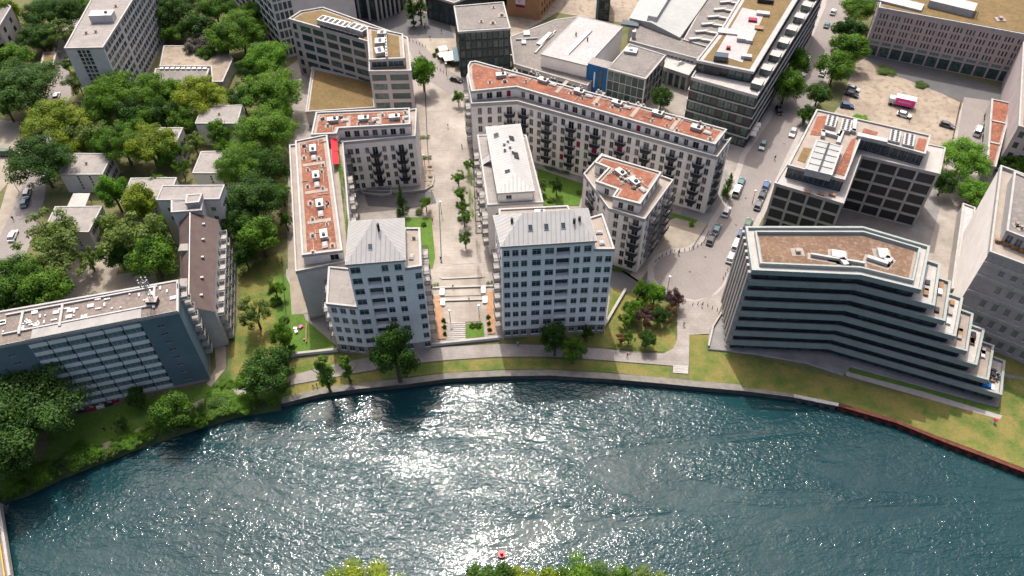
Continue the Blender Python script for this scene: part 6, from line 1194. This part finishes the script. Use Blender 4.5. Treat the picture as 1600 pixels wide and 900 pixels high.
# front garden terraces by the promenade
for y in range(232, 376, 18) if True else (232, 250, 268, 286, 304, 322, 340, 358):
    b_ = P(748+(y-232)*.05, y, 0); r_ = empty('garden_terrace', (b_.x, b_.y, 0), label='paved front garden terrace along the zinc roofed block, %s from the top' % ORD[(y-232)//18], cat='terrace', group='front garden terraces'); q = MB(); q.box((0, 0, .2), (3.6, 3.4, .3), 'concrete_light', .06, top='path_paving'); q.build('paving', r_)
    q = MB(); q.box((.3, .2, .75), (1.2, .8, .08), 'wood'); q.box((.3, .2, .55), (.1, .1, .4), 'metal_dark'); q.build('table', r_); q = MB(); q.box((-.9, .3, .6), (.5, .5, .5), 'cloth_light'); q.build('seat', r_); q = MB(); q.box((-1.85, 0, .75), (.12, 3.4, .9), 'metal_dark'); q.build('screen', r_)
for (x, y, lb) in ((670, 262, 'upper'), (671, 278, 'middle'), (670, 292, 'lower')):
    b_ = P(x, y, 0); r_ = empty('garden_terrace', (b_.x, b_.y, 0), label='front garden terrace at the end of the courtyard bar, %s one' % lb, cat='terrace'); q = MB(); q.box((0, 0, .12), (3.0, 3.2, .2), 'concrete_light', .0, top='plaza_paving'); q.build('paving', r_); q = MB(); q.box((.3, .2, .7), (1.2, .8, .08), 'wood'); q.box((.3, .2, .45), (.1, .1, .5), 'metal_dark'); q.build('table', r_)
# ramp well and kerb in the courtyard
q = MB(); pl = ccw(XY([(560, 296), (612, 296), (612, 306), (596, 308), (566, 304)], 0)); q.ring(pl, inset(pl, .3), 0, .9, 'concrete_light'); tag(q.build('ramp_wall'), 'pale low wall round the garden at the foot of the courtyard bar', 'wall')
q = MB(); pts = [P(x, y, 0).xy for x, y in ((575, 300), (640, 302), (664, 299), (676, 292), (678, 280))]
for a, c in zip(pts[:-1], pts[1:]): m2 = (a+c)/2; q.box((m2.x, m2.y, .4), ((c-a).length+.1, .35, .8), 'concrete_light', math.atan2((c-a).y, (c-a).x))
tag(q.build('kerb_wall'), 'curved pale wall round the gardens of the courtyard bar', 'wall')
for a, c, lb in (((1113, 514), (1135, 478), 'pale ramp wall at the left corner of the terraced building'), ((1106, 545), (1113, 514), 'short pale wall turning round the left corner of the terraced building')):
    strip('ramp_wall', [P(*a, 0).xy, P(*c, 0).xy], 0, 1.3, 'concrete_light', .4, label=lb, cat='wall')
# buoy
b_ = P(784, 866, -1); r_ = empty('buoy', (b_.x, b_.y, -1.35), label='small red buoy floating near the near bank', cat='buoy'); q = MB(); q.tube((0, 0, -.3), (0, 0, .5), .7, .8, 'hull_red', 14); q.build('float', r_); q = MB(); q.tube((0, 0, .5), (0, 0, 1.3), .35, .3, 'hull_red', 12); q.build('top_mark', r_)
# sculpture like wall bollard at the lawn
b_ = P(1552, 661, 0); q = MB(); q.box((b_.x, b_.y, .6), (.5, .5, 1.2), 'white_paint'); q.box((b_.x, b_.y, 1.3), (.6, .6, .3), 'hull_red'); tag(q.build('marker_post'), 'small white and red marker post on the lawn at the right edge', 'post')
# blue cover on the lowest terrace
b_ = P(1541, 602, 4.2); q = MB(); q.box((b_.x, b_.y, 4.2), (2.2, 1.8, 1.0), 'blue_bright', -.4, taper=.8); tag(q.build('covered_furniture'), 'furniture under a blue cover on the lowest roof terrace', 'furniture')
b_ = P(1552, 585, 4.0); q = MB()
for i in range(10):
    a1 = 2*PI*i/10; q.box((b_.x+1.1*math.cos(a1), b_.y+1.4*math.sin(a1), 4.05), (.5, .5, .5), 'cladding_dark', a1)
tag(q.build('lounge_set'), 'dark ring shaped lounge set on the lowest roof terrace', 'furniture')
q = MB(); b_ = P(462, 515, 0)
for k, (ox, oy) in enumerate(((0, 0), (1.2, .5), (.4, -1))): q.box((b_.x+ox, b_.y+oy, .4), (.9, .7, .5), 'white_paint' if k != 1 else 'pink_paint', k)
tag(q.build('garden_furniture'), 'white and pink garden furniture on the lawn by the grey end wall', 'furniture')
b_ = P(479, 522, 0); q = MB(); q.box((b_.x, b_.y, .5), (.3, 6, .25), 'wood', .15); q.box((b_.x, b_.y-2, .3), (.8, .4, .6), 'wood', .15); tag(q.build('beam'), 'long wooden balance beam on the lawn by the grey end wall', 'play equipment')
# people: one body each
def person_mesh(pose, top, leg):
    me = bpy.data.meshes.new('person'); vs = [(0, 0, .92), (0, 0, 1.2), (0, 0, 1.43), (0, .0, 1.52), (0, .02, 1.66), (.1, 0, .88), (-.1, 0, .88), (.12, .14*pose, .48), (-.12, -.14*pose, .48), (.12, .1*pose-.05, .05), (-.12, -.2*pose, .05), (.2, 0, 1.4), (-.2, 0, 1.4), (.25, -.12*pose, 1.13), (-.25, .12*pose, 1.13), (.24, -.02*pose, .88), (-.24, .22*pose, .88), (.12, .15*pose, .03), (-.12, -.02*pose, .03)]
    es = [(0, 1), (1, 2), (2, 3), (3, 4), (0, 5), (0, 6), (5, 7), (6, 8), (7, 9), (8, 10), (2, 11), (2, 12), (11, 13), (12, 14), (13, 15), (14, 16), (9, 17), (10, 18)]
    me.from_pydata(vs, es, []); o = bpy.data.objects.new('person', me); C.objects.link(o); md = o.modifiers.new('skin', 'SKIN'); sv = me.skin_vertices[0].data; rr = [.15, .14, .13, .06, .11, .1, .1, .065, .065, .045, .045, .06, .06, .045, .045, .035, .035, .04, .04]
    for i, r_ in enumerate(rr): sv[i].radius = (r_*(1.2 if i in (0, 1, 2) else 1), r_)
    sv[0].use_root = True; o.modifiers.new('sub', 'SUBSURF').levels = 1; dg = bpy.context.evaluated_depsgraph_get(); m2 = bpy.data.meshes.new_from_object(o.evaluated_get(dg)); bpy.data.objects.remove(o)
    for x in (top, leg, 'skin'): m2.materials.append(M[x])
    for p_ in m2.polygons: z = p_.center.z; p_.material_index = 2 if z > 1.5 or (abs(p_.center.x) > .21 and z < 1.1) else (0 if z > .93 else 1)
    return m2
PM = [person_mesh(1, 'cloth_light', 'car_blue'), person_mesh(-1, 'hull_red', 'metal_dark'), person_mesh(.4, 'car_blue', 'cloth_light'), person_mesh(.8, 'metal_dark', 'metal_dark')]
for x, y, k, rz, lb in ((165, 674, 3, 1, 'person in dark clothes walking on the footpath below the slab'), (809, 541, 0, 1.4, 'person in a pale top walking on the riverside path by the east tower'), (701, 82+2, 1, 0, 'person standing among the cafe parasols'), (490, 606, 0, 2, 'person in a pale top on the grass near the quay, left'), (496, 605, 2, -1, 'person beside another on the grass near the quay'), (689, 408, 3, 0, 'person in dark clothes on the lower promenade'), (1150, 440, 2, .5, 'person on the pavement beside the terraced building'), (672, 62, 3, 1, 'person in dark clothes crossing the upper plaza'), (1060, 398, 3, 0, 'person at the edge of the sandy plaza'), (700, 200, 0, 1, 'person in a pale top on the upper promenade, left side'), (722, 232, 3, 2, 'person in dark clothes beside the first front garden of the promenade'), (676, 348, 1, 0, 'person in red beside the courtyard lawn'), (708, 452, 2, 1, 'person in blue on the promenade terraces'), (733, 470, 0, 2, 'person in a pale top on the lowest promenade terrace'), (640, 555, 3, 1.5, 'person on the riverside path right of the weeping tree'), (980, 558, 1, 1.5, 'person in red on the riverside path below the garden'), (1068, 510, 0, 0, 'person on the side path above the river stair'), (1210, 250, 3, 0, 'person on the right pavement beside the framed office'), (1096, 480, 2, 1, 'person standing by the bollards below the turning circle'), (690, 52, 2, 1, 'person in blue on the upper plaza beside the grey cube office'), (664, 45, 1, 2, 'person in red on the upper plaza'), (1420, 190, 3, 0, 'person beside the white car in the sandy car park'), (22, 345, 3, 1, 'person on the left street pavement')):
    if x == 1172: continue
    p_ = P(x, y, 0); o = bpy.data.objects.new('person', PM[k]); C.objects.link(o); o.location = (p_.x, p_.y, .12); o.rotation_euler = (0, 0, rz); tag(o, lb, 'person')
# tables, boxes and bikes below the slab, kept loose
for i, (x, y, lb) in enumerate(((128, 644, 'far left'), (143, 641, 'second from left'), (158, 637, 'middle'), (171, 633, 'right of the middle'), (180, 628, 'far right'))):
    p_ = P(x, y, 0); q = MB(); q.box((0, 0, .35), (1.6, .5, .7), ('metal_dark', 'crimson', 'cloth_light')[i % 3], .3); q.box((.2, .3, .8), (.9, .3, .5), 'metal_grey', -.2); o = q.build('stored_garden_furniture', loc=(p_.x, p_.y, 0)); tag(o, 'clutter of garden furniture at the foot of the slab, '+lb, 'furniture', 'garden furniture at the foot of the slab')
